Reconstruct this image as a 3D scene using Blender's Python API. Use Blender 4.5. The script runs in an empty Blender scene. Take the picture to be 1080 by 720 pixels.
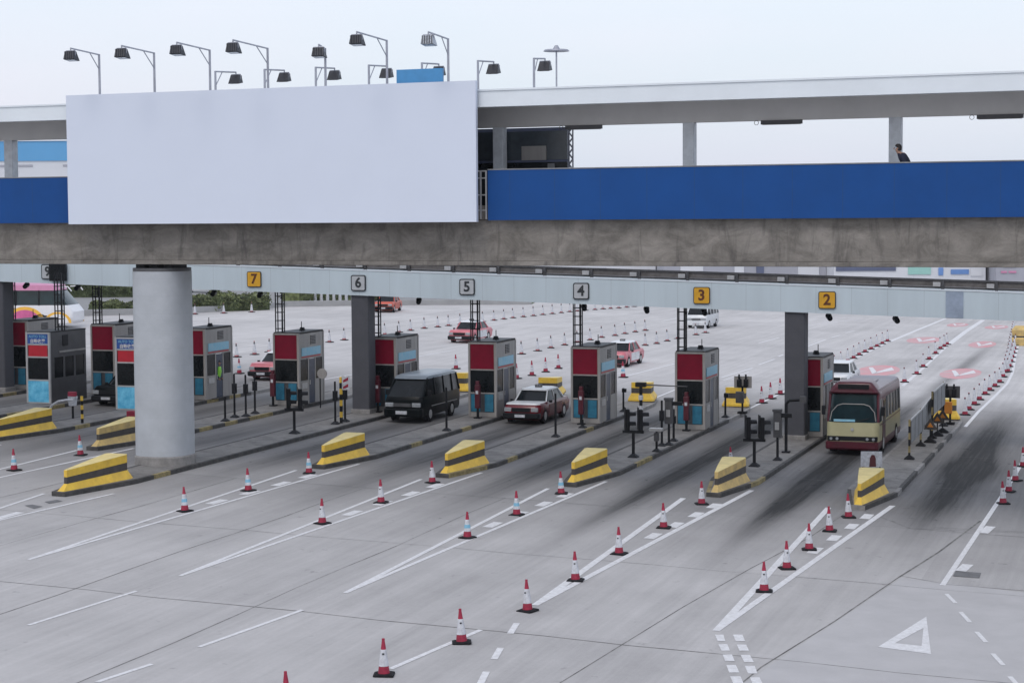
import bpy, bmesh, math, random
from mathutils import Vector, Matrix
random.seed(7)
S_ = bpy.context.scene
COL = S_.collection
# ------------------------------------------------------------------ camera
F, PITCH, ROLL, AZ, SL, H = 1973.9, .064815, -.006189, .33031, .02834, 9.8
FW = Vector((0, math.cos(PITCH), -math.sin(PITCH)))
UP = Vector((0, math.sin(PITCH), math.cos(PITCH)))
RT = Vector((1, 0, 0))
R2 = math.cos(ROLL)*RT + math.sin(ROLL)*UP
U2 = -math.sin(ROLL)*RT + math.cos(ROLL)*UP
cam = bpy.data.cameras.new('camera'); co = bpy.data.objects.new('camera', cam); COL.objects.link(co)
cam.sensor_width = 36; cam.lens = F/1080*36; cam.clip_end = 5000; cam.clip_start = .5
m = Matrix((R2, U2, -FW)).transposed().to_4x4(); m.translation = Vector((0, 0, H)); co.matrix_world = m
S_.camera = co
# ------------------------------------------------------------------ sky and sun
SUN_EL, SUN_AZ = math.radians(52), math.radians(205)     # azimuth clockwise from +Y: behind the camera, to the left
w = bpy.data.worlds.new("World"); S_.world = w; w.use_nodes = True
nt = w.node_tree; nt.nodes.clear()
sky = nt.nodes.new('ShaderNodeTexSky'); sky.sky_type = 'NISHITA'; sky.sun_disc = False
sky.sun_elevation = SUN_EL; sky.sun_rotation = SUN_AZ; sky.dust_density = 4; sky.air_density = 1.4
b1 = nt.nodes.new('ShaderNodeBackground'); b1.inputs[1].default_value = .05
nt.links.new(sky.outputs[0], b1.inputs[0])
tc = nt.nodes.new('ShaderNodeTexCoord'); mp = nt.nodes.new('ShaderNodeMapping'); mp.inputs['Scale'].default_value = (1.2, 1.2, 5)
nz = nt.nodes.new('ShaderNodeTexNoise'); nz.inputs['Scale'].default_value = 2.2; nz.inputs['Detail'].default_value = 4
cr = nt.nodes.new('ShaderNodeValToRGB')
cr.color_ramp.elements[0].position = .3; cr.color_ramp.elements[0].color = (.72, .81, .93, 1)
cr.color_ramp.elements[1].position = .7; cr.color_ramp.elements[1].color = (.82, .83, .965, 1)
nt.links.new(tc.outputs['Generated'], mp.inputs[0]); nt.links.new(mp.outputs[0], nz.inputs[0]); nt.links.new(nz.outputs[0], cr.inputs[0])
b2 = nt.nodes.new('ShaderNodeBackground'); b2.inputs[1].default_value = .89
nt.links.new(cr.outputs[0], b2.inputs[0])
ad = nt.nodes.new('ShaderNodeAddShader'); out = nt.nodes.new('ShaderNodeOutputWorld')
nt.links.new(b1.outputs[0], ad.inputs[0]); nt.links.new(b2.outputs[0], ad.inputs[1]); nt.links.new(ad.outputs[0], out.inputs[0])
sl = bpy.data.lights.new('sun', 'SUN'); sl.energy = .55; sl.angle = math.radians(18); sl.color = (1, .97, .93)
so = bpy.data.objects.new('sun', sl); COL.objects.link(so)
sd = Vector((math.sin(SUN_AZ)*math.cos(SUN_EL), math.cos(SUN_AZ)*math.cos(SUN_EL), math.sin(SUN_EL)))
so.rotation_euler = sd.to_track_quat('Z', 'Y').to_euler(); so.location = (0, 0, 60)
S_.view_settings.view_transform = 'Standard'; S_.view_settings.look = 'None'
S_.view_settings.exposure = 0; S_.view_settings.gamma = 1; S_.view_settings.use_curve_mapping = False
S_.cycles.max_bounces = 6; S_.cycles.volume_bounces = 0

# ------------------------------------------------------------------ frames
LV = Vector((math.sin(AZ), math.cos(AZ), 0)); CV = Vector((math.cos(AZ), -math.sin(AZ), 0))
def P3(u, v, h=0):                      # plaza coordinates: u across the lanes, v along them, h above the paving
    return CV*u + LV*v + Vector((0, 0, -SL*u + h))
def uv(x, y, h=0):                      # the measured spot on the paving, in plaza coordinates
    d = FW + (x-540)/F*R2 + (360-y)/F*U2
    t = (H-h)/(-(d.z + SL*CV.dot(d))); P = Vector((0, 0, H)) + d*t
    return CV.dot(P), LV.dot(P)
BO = .0549
BRZ = -(AZ+BO)
BORG = P3(-33.9, 58.6); BORG.z = 0

# ------------------------------------------------------------------ materials
def N(nt, t, **k):
    n = nt.nodes.new(t)
    for a, b in k.items(): setattr(n, a, b)
    return n
def mat(name, c, rough=.6, metal=0, var=.12, scale=3., bump=0, spec=.5, dirt=None, emis=None, streak=False):
    m = bpy.data.materials.new(name); m.use_nodes = True; nt = m.node_tree; b = nt.nodes['Principled BSDF']
    b.inputs['Roughness'].default_value = rough; b.inputs['Metallic'].default_value = metal
    b.inputs['Specular IOR Level'].default_value = spec
    tc = N(nt, 'ShaderNodeTexCoord'); mp = N(nt, 'ShaderNodeMapping')
    if streak: mp.inputs['Scale'].default_value = (1, 1, .12)
    nz = N(nt, 'ShaderNodeTexNoise'); nz.inputs['Scale'].default_value = scale; nz.inputs['Detail'].default_value = 6; nz.inputs['Roughness'].default_value = .65
    cr = N(nt, 'ShaderNodeValToRGB'); e = cr.color_ramp.elements
    e[0].position = .3; e[1].position = .72
    d = dirt or tuple(x*(1-2*var) for x in c)
    e[0].color = (*[max(0, x) for x in d], 1); e[1].color = (*[min(1, x*(1+var*.6)) for x in c], 1)
    nt.links.new(tc.outputs['Object'], mp.inputs[0]); nt.links.new(mp.outputs[0], nz.inputs[0])
    nt.links.new(nz.outputs[0], cr.inputs[0]); nt.links.new(cr.outputs[0], b.inputs['Base Color'])
    if bump:
        bp = N(nt, 'ShaderNodeBump'); bp.inputs['Strength'].default_value = bump; bp.inputs['Distance'].default_value = .02
        nt.links.new(nz.outputs[0], bp.inputs['Height']); nt.links.new(bp.outputs[0], b.inputs['Normal'])
    if emis:
        b.inputs['Emission Color'].default_value = (*emis, 1); b.inputs['Emission Strength'].default_value = 1
    return m
M = {}
def mk(k, *a, **kw): M[k] = mat(k, *a, **kw)
mk('steel', (.36, .345, .33), .5, .2, var=.14, scale=2.5, streak=True)
mk('steel_light', (.5, .5, .5), .4, .4, var=.1)
mk('dark_steel', (.085, .085, .09), .5, .2, var=.15, scale=2)
mk('black', (.009, .010, .013), .5, var=.2, spec=.25)
mk('rubber', (.014, .014, .016), .8, var=.25, scale=8, spec=.2)
mk('maroon_panel', (.20, .003, .022), .45, var=.12, scale=1.5, spec=.2)
mk('red_panel', (.5, .006, .022), .4, var=.08)
mk('blue_panel', (.02, .09, .36), .4, var=.08)
mk('cyan_panel', (.04, .21, .31), .5, var=.18, scale=2.2, dirt=(.02, .11, .19), spec=.2)
mk('poster_cyan', (.22, .62, .80), .4, var=.3, scale=2.6, dirt=(.02, .33, .60))
mk('glass_dark', (.006, .009, .011), .22, var=.3, scale=1.2, spec=.22)
mk('glass_teal', (.012, .03, .034), .15, var=.3, scale=1.2, spec=.4)
mk('door_blue', (.025, .045, .09), .35, var=.2)
mk('cone_red', (.33, .012, .045), .55, var=.22, scale=6)
mk('cone_red_faded', (.42, .10, .11), .6, var=.22, scale=6)  # same cone red, paled by distance haze put into the colour
mk('cone_white', (.60, .62, .66), .5, var=.16, scale=9, dirt=(.36, .36, .38))
mk('cone_blue', (.20, .46, .62), .5, var=.1)
mk('yellow', (.80, .53, .05), .55, var=.12, scale=2.2, dirt=(.58, .37, .05), bump=.15)
mk('yellow_dirty', (.62, .44, .15), .7, var=.2, scale=2.6, dirt=(.36, .27, .13), bump=.15)
mk('yellow_pale', (.76, .61, .24), .6, var=.12, scale=2)
mk('stripe_black', (.07, .062, .058), .65, var=.25, scale=3)
mk('white_paint', (.70, .70, .71), .6, var=.08, scale=9, dirt=(.52, .51, .51))
mk('red_paint', (.56, .21, .23), .7, var=.15, scale=1.2, dirt=(.47, .37, .37))
mk('sign_grey', (.50, .52, .54), .5, var=.06)
mk('sign_yellow', (.72, .38, .02), .5, var=.08)
mk('digit_dark', (.03, .035, .04), .5)
mk('digit_brown', (.12, .035, .01), .5)
mk('gantry_blue', (.57, .66, .71), .5, var=.06, scale=.7, streak=True)
mk('canopy_top', (.13, .12, .115), .95, var=.2, scale=.6, spec=.05)
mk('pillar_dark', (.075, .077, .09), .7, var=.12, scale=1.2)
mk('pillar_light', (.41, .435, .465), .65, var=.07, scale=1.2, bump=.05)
mk('plinth', (.27, .26, .25), .85, var=.2, scale=3, bump=.2)
mk('blue_fascia', (.006, .062, .235), .55, var=.07, scale=.5, spec=.2)
mk('roof_white', (.69, .74, .78), .5, var=.04, scale=.5)
mk('lobby_glass', (.055, .07, .085), .25)
mk('column_white', (.74, .78, .82), .6)
mk('roof_grey', (.70, .69, .67), .6, var=.05, scale=.8)
mk('billboard', (.60, .65, .75), .55, var=.015, scale=.3)
mk('bill_frame', (.30, .32, .35), .5, .3)
mk('sky_blue_sign', (.06, .26, .52), .45, var=.06)
mk('galv', (.36, .37, .42), .45, .5, var=.1)
mk('lamp_body', (.02, .023, .032), .4, .3, var=.3, scale=9)
mk('lamp_glass', (.42, .45, .5), .15, var=.3, scale=20)
mk('taxi_red', (.13, .004, .012), .25, var=.08)
mk('taxi_red_bright', (.52, .04, .06), .3, var=.08)
mk('silver_paint', (.68, .70, .72), .3, 0, var=.06)
mk('white_car', (.66, .68, .70), .25, var=.05)
mk('van_black', (.003, .005, .006), .3, var=.2, spec=.12)
mk('van_roof', (.24, .28, .32), .3, .2, var=.1)
mk('orange_red', (.55, .09, .05), .35, var=.08)
mk('bus_cream', (.47, .44, .26), .35, var=.08, scale=1.5)
mk('bus_maroon', (.085, .007, .018), .3, var=.15)
mk('bus_roof', (.36, .33, .36), .5, var=.1, scale=1.5)
mk('coach_white', (.74, .74, .76), .3, var=.03)
mk('coach_pink', (.55, .22, .36), .35, var=.05)
mk('coach_magenta', (.62, .12, .30), .35, var=.12)
mk('coach_yellow', (.85, .48, .06), .35, var=.06)
mk('lens', (.36, .38, .40), .1, var=.2, scale=14)
mk('hiviz', (.30, .75, .06), .6, var=.1)
mk('skin', (.42, .25, .18), .6, var=.06)
mk('hair', (.015, .011, .01), .6)
mk('navy', (.014, .018, .045), .8, var=.2, scale=6)
mk('trouser', (.03, .032, .045), .8, var=.2, scale=6)
mk('wall_far', (.36, .36, .36), .8, var=.1, scale=.5)
mk('build_white', (.62, .64, .68), .7, var=.05, scale=.1)
mk('build_grey', (.36, .37, .42), .7, var=.08, scale=.1)
mk('build_blue', (.10, .33, .60), .6, var=.04, scale=.1)
mk('build_green', (.30, .55, .50), .6, var=.05, scale=.2)
mk('build_mark', (.13, .26, .56), .6, var=.1, scale=.4)
mk('build_dark', (.10, .12, .20), .6, var=.15, scale=.3)
mk('leaf', (.19, .22, .095), .7, var=.45, scale=1.5, spec=.25)
mk('leaf_dark', (.10, .125, .055), .7, var=.4, scale=1.5, spec=.25)
mk('trunk', (.10, .07, .045), .9)
mk('soil_grass', (.12, .15, .07), .95, var=.3, scale=.3)
mk('kerb_dark', (.075, .072, .07), .85, var=.3, scale=3)
mk('kerb_grey', (.27, .26, .25), .85, var=.2, scale=3)
mk('kerb_yellow', (.32, .26, .12), .8, var=.3, scale=3)
mk('kerb_white', (.5, .5, .5), .8, var=.2, scale=3)
mk('panel_grey', (.22, .23, .24), .6, var=.15, scale=2)
mk('poster_figure', (.10, .015, .02), .6)
mk('orange', (.6, .22, .03), .5)
mk('taxi_far', (.58, .16, .19), .3, var=.1)  # taxi red with glare and haze mixed into the colour
mk('cover_blue', (.34, .41, .52), .5)
mk('road_far', (.25, .25, .25), .9)
mk('side_cyan', (.16, .46, .62), .45, var=.15, scale=3, dirt=(.34, .55, .66))
mk('infill', (.16, .15, .145), .9, var=.2)
mk('joint', (.215, .21, .20), .95, var=.4, scale=2.5)
mk('patch_dark', (.16, .16, .165), .9, var=.2, scale=2)

def concrete_paving():
    m = bpy.data.materials.new('concrete_paving'); m.use_nodes = True; nt = m.node_tree; b = nt.nodes['Principled BSDF']
    L = nt.links.new
    tc = N(nt, 'ShaderNodeTexCoord'); sp = N(nt, 'ShaderNodeSeparateXYZ'); L(tc.outputs['Object'], sp.inputs[0])
    def mth(op, a, b_=None, c=None, clamp=False):
        n = N(nt, 'ShaderNodeMath', operation=op); n.use_clamp = clamp
        for i, x in enumerate((a, b_, c)):
            if x is None: continue
            if isinstance(x, (int, float)): n.inputs[i].default_value = x
            else: L(x, n.inputs[i])
        return n.outputs[0]
    def noise(scale, sx=1, sy=1, det=5, rough=.6):
        mp = N(nt, 'ShaderNodeMapping'); mp.inputs['Scale'].default_value = (sx, sy, 1); L(tc.outputs['Object'], mp.inputs[0])
        n = N(nt, 'ShaderNodeTexNoise'); n.inputs['Scale'].default_value = scale; n.inputs['Detail'].default_value = det; n.inputs['Roughness'].default_value = rough
        L(mp.outputs[0], n.inputs[0]); return n.outputs[0]
    U, V = sp.outputs[0], sp.outputs[1]
    big = noise(.12); mid = noise(.7, 1, .5); fine = noise(9, 1, 1, 8, .75); stre = noise(1.0, 1.9, .06, 6, .7); stre2 = noise(1., 5, .12, 4)
    # slab tone
    fu = mth('FLOOR', mth('DIVIDE', mth('ADD', U, 39.9), 4.88)); fv = mth('FLOOR', mth('DIVIDE', mth('ADD', V, 5.2), 9.1))
    cb = N(nt, 'ShaderNodeCombineXYZ'); L(fu, cb.inputs[0]); L(fv, cb.inputs[1])
    wn = N(nt, 'ShaderNodeTexWhiteNoise'); L(cb.outputs[0], wn.inputs['Vector'])
    val = mth('ADD', .395, mth('MULTIPLY', mth('SUBTRACT', wn.outputs['Value'], .5), .035))
    val = mth('ADD', val, mth('MULTIPLY', mth('SUBTRACT', big, .5), .20))
    val = mth('ADD', val, mth('MULTIPLY', mth('SUBTRACT', mid, .5), .13))
    val = mth('ADD', val, mth('MULTIPLY', mth('SUBTRACT', fine, .5), .10))
    val = mth('ADD', val, mth('MULTIPLY', mth('SUBTRACT', stre, .5), .19))
    val = mth('ADD', val, mth('MULTIPLY', mth('SUBTRACT', stre2, .5), .09))
    # oil and tyre soiling down the middle of every lane, near the booths
    fr = mth('FRACT', mth('DIVIDE', mth('ADD', U, 37.5), 4.88))
    d = mth('ABSOLUTE', mth('SUBTRACT', fr, .33))
    lane = N(nt, 'ShaderNodeMapRange', interpolation_type='SMOOTHSTEP'); L(d, lane.inputs[0])
    lane.inputs[1].default_value = .03; lane.inputs[2].default_value = .24; lane.inputs[3].default_value = 1; lane.inputs[4].default_value = 0
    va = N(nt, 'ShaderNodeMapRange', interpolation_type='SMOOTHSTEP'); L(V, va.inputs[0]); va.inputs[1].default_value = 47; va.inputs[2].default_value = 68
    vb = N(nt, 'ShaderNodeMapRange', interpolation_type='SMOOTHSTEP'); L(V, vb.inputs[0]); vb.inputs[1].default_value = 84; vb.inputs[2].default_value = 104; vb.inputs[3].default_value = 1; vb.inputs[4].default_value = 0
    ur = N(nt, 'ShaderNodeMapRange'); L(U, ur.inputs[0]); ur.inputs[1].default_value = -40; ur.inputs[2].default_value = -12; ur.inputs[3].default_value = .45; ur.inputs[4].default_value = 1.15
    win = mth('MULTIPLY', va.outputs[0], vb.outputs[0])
    s1 = mth('MULTIPLY', mth('MULTIPLY', lane.outputs[0], win), ur.outputs[0])
    s1 = mth('MULTIPLY', s1, mth('MULTIPLY', mth('ADD', stre, .15), 1.2), None, True)
    s0 = mth('MULTIPLY', win, mth('ADD', .42, mth('MULTIPLY', stre, .34)))  # shade around the booths painted into the colour, together with general grime
    # blotch of tyre rubber: the sharp-turn lane at the right and the lane of the minibus
    def blob(cu, cv, ru, rv, k, shear=0.0):
        a = mth('DIVIDE', mth('SUBTRACT', mth('SUBTRACT', U, cu), mth('MULTIPLY', mth('SUBTRACT', V, cv), shear)), ru); a = mth('MULTIPLY', a, a)
        c = mth('DIVIDE', mth('SUBTRACT', V, cv), rv); c = mth('MULTIPLY', c, c)
        e = mth('POWER', 2.718, mth('MULTIPLY', mth('ADD', a, c), -1)); return mth('MULTIPLY', mth('MULTIPLY', e, k), mth('ADD', mth('MULTIPLY', stre, .9), .45))
    s2 = mth('ADD', blob(-6.5, 72.5, 1.25, 3.4, .50, .0), blob(-11.5, 64, .36, 11, .50))
    s2 = mth('ADD', s2, blob(-16.35, 61, .32, 10, .36)); s2 = mth('ADD', s2, blob(-7.3, 63, 1.1, 5, .16, .1)); s2 = mth('ADD', s2, blob(-11.3, 116, .45, 26, .66))
    s2 = mth('ADD', s2, blob(-16.2, 112, .6, 9, .3)); s2 = mth('ADD', s2, blob(-15.4, 110, .7, 18, .22)); s2 = mth('ADD', s2, blob(-20.9, 52, .8, 12, .12)); s2 = mth('ADD', s2, blob(-25.6, 56, .7, 9, .12)); s2 = mth('ADD', s2, blob(-6.6, 77, .9, 6, .18))
    # narrow wheel tracks
    soil_shade = mth('ADD', mth('ADD', mth('MULTIPLY', s1, .42), s0), s2, None, True)
    st3 = noise(1., 7, .22, 5, .7)
    soil_shade = mth('MULTIPLY', soil_shade, mth('ADD', .78, mth('MULTIPLY', st3, .42)), None, True)
    spot = N(nt, 'ShaderNodeMapRange', interpolation_type='SMOOTHSTEP'); L(noise(2.6, 1, .8, 3, .6), spot.inputs[0]); spot.inputs[1].default_value = .66; spot.inputs[2].default_value = .76; spot.inputs[4].default_value = .22
    keep = mth('SUBTRACT', mth('SUBTRACT', 1, mth('MULTIPLY', soil_shade, .95)), spot.outputs[0])
    # cleaner concrete beyond the toll line, also brightened to paint sky sheen and haze
    fa = N(nt, 'ShaderNodeMapRange', interpolation_type='SMOOTHSTEP'); L(V, fa.inputs[0]); fa.inputs[1].default_value = 86; fa.inputs[2].default_value = 112; fa.inputs[3].default_value = 1; fa.inputs[4].default_value = 1.16
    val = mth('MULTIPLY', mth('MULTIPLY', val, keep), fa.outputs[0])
    cbn = N(nt, 'ShaderNodeCombineColor'); L(mth('MULTIPLY', val, 1.0), cbn.inputs[0]); L(mth('MULTIPLY', val, .97), cbn.inputs[1]); L(mth('MULTIPLY', val, .955), cbn.inputs[2])
    L(cbn.outputs[0], b.inputs['Base Color']); b.inputs['Roughness'].default_value = .8; b.inputs['Specular IOR Level'].default_value = .25
    bp = N(nt, 'ShaderNodeBump'); bp.inputs['Strength'].default_value = .12; bp.inputs['Distance'].default_value = .01; L(fine, bp.inputs['Height']); L(bp.outputs[0], b.inputs['Normal'])
    return m
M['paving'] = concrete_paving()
def add_seams(key, period, width, k=.6, axis=0):       # vertical joints between cladding sheets, part of the sheet's own pattern
    nt = M[key].node_tree; b = nt.nodes['Principled BSDF']; L = nt.links.new; src = b.inputs['Base Color'].links[0].from_socket
    tc = N(nt, 'ShaderNodeTexCoord'); sp = N(nt, 'ShaderNodeSeparateXYZ'); L(tc.outputs['Object'], sp.inputs[0])
    d = N(nt, 'ShaderNodeMath', operation='DIVIDE'); L(sp.outputs[axis], d.inputs[0]); d.inputs[1].default_value = period
    f = N(nt, 'ShaderNodeMath', operation='FRACT'); L(d.outputs[0], f.inputs[0])
    c = N(nt, 'ShaderNodeMath', operation='LESS_THAN'); L(f.outputs[0], c.inputs[0]); c.inputs[1].default_value = width/period
    m = N(nt, 'ShaderNodeMath', operation='MULTIPLY'); L(c.outputs[0], m.inputs[0]); m.inputs[1].default_value = k
    mx = N(nt, 'ShaderNodeMix', data_type='RGBA'); L(m.outputs[0], mx.inputs[0]); L(src, mx.inputs[6]); mx.inputs[7].default_value = (.05, .055, .06, 1); L(mx.outputs[2], b.inputs['Base Color'])
add_seams('pillar_light', .62, .015, .06, 2); add_seams('gantry_blue', 1.47, .02, .22); add_seams('blue_fascia', 1.56, .02, .3)

def weathered(name, base, dark, stain):
    m = bpy.data.materials.new(name); m.use_nodes = True; nt = m.node_tree; b = nt.nodes['Principled BSDF']; L = nt.links.new
    tc = N(nt, 'ShaderNodeTexCoord')
    def no(scale, s):
        mp = N(nt, 'ShaderNodeMapping'); mp.inputs['Scale'].default_value = s; L(tc.outputs['Object'], mp.inputs[0])
        n = N(nt, 'ShaderNodeTexNoise'); n.inputs['Scale'].default_value = scale; n.inputs['Detail'].default_value = 8; n.inputs['Roughness'].default_value = .7; n.inputs['Distortion'].default_value = .6
        L(mp.outputs[0], n.inputs[0]); return n
    a = no(1.1, (.8, 1, 1.5)); r = N(nt, 'ShaderNodeValToRGB'); e = r.color_ramp.elements; e[0].position = .36; e[1].position = .66; e[0].color = (*dark, 1); e[1].color = (*base, 1)
    L(a.outputs[0], r.inputs[0])
    c = no(2.4, (1, 1, .2)); r2 = N(nt, 'ShaderNodeValToRGB'); f = r2.color_ramp.elements; f[0].position = .52; f[1].position = .68; f[0].color = (0, 0, 0, 1); f[1].color = (.75, .75, .75, 1); L(c.outputs[0], r2.inputs[0])
    mx = N(nt, 'ShaderNodeMix', data_type='RGBA'); L(r2.outputs[0], mx.inputs[0]); L(r.outputs[0], mx.inputs[6]); mx.inputs[7].default_value = (*stain, 1)
    g = no(14, (1, 1, 1)); mx2 = N(nt, 'ShaderNodeMix', data_type='RGBA', blend_type='MULTIPLY'); mx2.inputs[0].default_value = .45; L(mx.outputs[2], mx2.inputs[6])
    r3 = N(nt, 'ShaderNodeValToRGB'); r3.color_ramp.elements[0].color = (.45, .45, .45, 1); r3.color_ramp.elements[1].color = (1.25, 1.25, 1.25, 1); L(g.outputs[0], r3.inputs[0]); L(r3.outputs[0], mx2.inputs[7])
    L(mx2.outputs[2], b.inputs['Base Color']); b.inputs['Roughness'].default_value = .9
    bp = N(nt, 'ShaderNodeBump'); bp.inputs['Strength'].default_value = .25; bp.inputs['Distance'].default_value = .02; L(g.outputs[0], bp.inputs['Height']); L(bp.outputs[0], b.inputs['Normal'])
    return m
M['girder'] = weathered('girder_concrete', (.27, .25, .225), (.135, .124, .11), (.085, .078, .072))
M['kerb_top'] = weathered('island_concrete', (.25, .24, .225), (.155, .147, .14), (.10, .093, .088))

# ------------------------------------------------------------------ mesh builder
class MB:
    def __init__(s): s.v = []; s.f = []; s.mi = []; s.m = 0
    def face(s, pts):
        i = len(s.v); s.v += [tuple(p) for p in pts]; s.f.append(tuple(range(i, i+len(pts)))); s.mi.append(s.m)
    def addf(s, vs, fs):
        i = len(s.v); s.v += [tuple(p) for p in vs]
        for f in fs: s.f.append(tuple(i+k for k in f)); s.mi.append(s.m)
        return s
    def box(s, x0, x1, y0, y1, z0, z1, rz=0, c=None):
        P = [(x, y, z) for z in (z0, z1) for y in (y0, y1) for x in (x0, x1)]
        if rz:
            cx, cy = c or ((x0+x1)/2, (y0+y1)/2); ca, sa = math.cos(rz), math.sin(rz)
            P = [(cx+(x-cx)*ca-(y-cy)*sa, cy+(x-cx)*sa+(y-cy)*ca, z) for x, y, z in P]
        return s.addf(P, [(0, 2, 3, 1), (4, 5, 7, 6), (0, 1, 5, 4), (2, 6, 7, 3), (0, 4, 6, 2), (1, 3, 7, 5)])
    def cyl(s, a, b, r1, r2=None, n=10, caps=True):
        a = Vector(a); b = Vector(b); r2 = r1 if r2 is None else r2; d = (b-a).normalized()
        x = d.orthogonal().normalized(); y = d.cross(x); vs = []
        for p, r in ((a, r1), (b, r2)):
            for k in range(n):
                t = 2*math.pi*k/n; vs.append(p + x*math.cos(t)*r + y*math.sin(t)*r)
        fs = [(k, (k+1) % n, n+(k+1) % n, n+k) for k in range(n)]
        if caps: fs += [tuple(range(n-1, -1, -1)), tuple(range(n, 2*n))]
        return s.addf(vs, fs)
    def tube(s, pts, r, n=8):
        for a, b in zip(pts[:-1], pts[1:]): s.cyl(a, b, r, r, n)
        return s
    def rings(s, rs, mats=None, cap=(True, True)):
        n = len(rs[0])
        for i in range(len(rs)-1):
            if mats: s.m = mats[i]
            s.addf(list(rs[i])+list(rs[i+1]), [(k, (k+1) % n, n+(k+1) % n, n+k) for k in range(n)])
        if cap[0]:
            if mats: s.m = mats[0]
            s.face(list(reversed(rs[0])))
        if cap[1]:
            if mats: s.m = mats[-1]
            s.face(rs[-1])
        return s
    def prism(s, poly, z0, z1):
        return s.rings([[(x, y, z0) for x, y in poly], [(x, y, z1) for x, y in poly]])
    def build(s, name, mats, parent=None, bevel=0, smooth=False, weld=False):
        me = bpy.data.meshes.new(name); me.from_pydata(s.v, [], s.f)
        for k in (mats if isinstance(mats, (list, tuple)) else [mats]): me.materials.append(M[k] if isinstance(k, str) else k)
        me.polygons.foreach_set('material_index', s.mi)
        bm = bmesh.new(); bm.from_mesh(me)
        if weld or smooth or bevel: bmesh.ops.remove_doubles(bm, verts=bm.verts, dist=.0005)
        bmesh.ops.recalc_face_normals(bm, faces=bm.faces); bm.to_mesh(me); bm.free()
        if smooth:
            for p in me.polygons: p.use_smooth = True
            try: me.set_sharp_from_angle(angle=math.radians(35))
            except Exception: pass
        o = bpy.data.objects.new(name, me); COL.objects.link(o)
        if parent: o.parent = parent
        if bevel:
            md = o.modifiers.new('b', 'BEVEL'); md.width = bevel; md.segments = 2; md.limit_method = 'ANGLE'; md.angle_limit = math.radians(40)
        return o
def rrect(hw, y0, y1, z, r=.15, n=4, bow=0, cx=0):
    pts = []
    for (x, y, a0) in ((hw-r, y1-r, 0), (-hw+r, y1-r, 90), (-hw+r, y0+r, 180), (hw-r, y0+r, 270)):
        for k in range(n+1):
            a = math.radians(a0+90*k/n); px_, py_ = x+r*math.cos(a), y+r*math.sin(a)
            if a0 >= 180: py_ -= bow*(1-(px_/hw)**2)
            pts.append((cx+px_, py_, z))
    return pts
def thing(name, label, cat, loc, rz=0, group=None):
    o = bpy.data.objects.new(name, None); COL.objects.link(o); o.empty_display_size = .3
    o.location = loc; o.rotation_euler = (0, 0, rz); o['label'] = label; o['category'] = cat
    if group: o['group'] = group
    return o
def tag(o, label=None, cat=None, group=None, kind=None):
    for k, x in (('label', label), ('category', cat), ('group', group), ('kind', kind)):
        if x: o[k] = x
    return o
def dup(root, loc, rz=None, label=None, group=None):
    def cp(o, par):
        c = o.copy(); COL.objects.link(c); c.parent = par
        for ch in list(o.children): cp(ch, c)
        return c
    r = cp(root, None); r.location = loc
    if rz is not None: r.rotation_euler = (0, 0, rz)
    if label: r['label'] = label
    if group: r['group'] = group
    return r
def text_mesh(name, s, size, material, parent, loc, rot=(math.pi/2, 0, 0), thick=.006, bold=0.0):
    cu = bpy.data.curves.new(name, 'FONT'); cu.body = s; cu.size = size; cu.align_x = 'CENTER'; cu.align_y = 'CENTER'; cu.extrude = thick; cu.offset = bold; cu.resolution_u = 3
    t = bpy.data.objects.new(name, cu); COL.objects.link(t)
    dg = bpy.context.evaluated_depsgraph_get(); dg.update(); me = bpy.data.meshes.new_from_object(t.evaluated_get(dg))
    bpy.data.objects.remove(t); me.materials.clear(); me.materials.append(M[material])
    o = bpy.data.objects.new(name, me); COL.objects.link(o); o.parent = parent; o.location = loc; o.rotation_euler = rot
    return o
ONES = ['', 'first', 'second', 'third', 'fourth', 'fifth', 'sixth', 'seventh', 'eighth', 'ninth', 'tenth', 'eleventh', 'twelfth', 'thirteenth', 'fourteenth', 'fifteenth', 'sixteenth', 'seventeenth', 'eighteenth', 'nineteenth', 'twentieth']
def ordn(n):
    if n <= 20: return ONES[n]
    t = {2: 'twenty', 3: 'thirty', 4: 'forty'}[n//10]
    return t + '-' + ONES[n % 10] if n % 10 else {2: 'twentieth', 3: 'thirtieth', 4: 'fortieth'}[n//10]

# ------------------------------------------------------------------ ground
def gz(u): return -SL*max(-135, min(60, u))
def sheet(name, mats, quads, h, kind='structure'):      # polygons in plaza coordinates laid just above the paving
    b = MB()
    for q in quads: b.face([(x, y, gz(x)+h) for x, y in q])
    o = b.build(name, mats); o.rotation_euler = (0, 0, -AZ)
    return tag(o, kind=kind)
b = MB()
us = [-600, -135, -60, 0, 60, 500]; vs_ = [-80, 0, 60, 120, 200, 950]
for i in range(5):
    for j in range(5):
        q = [(us[i], vs_[j]), (us[i+1], vs_[j]), (us[i+1], vs_[j+1]), (us[i], vs_[j+1])]
        b.face([(x, y, gz(x)) for x, y in q])
g = b.build('ground', 'paving', weld=True); g.rotation_euler = (0, 0, -AZ); tag(g, kind='structure')

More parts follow.
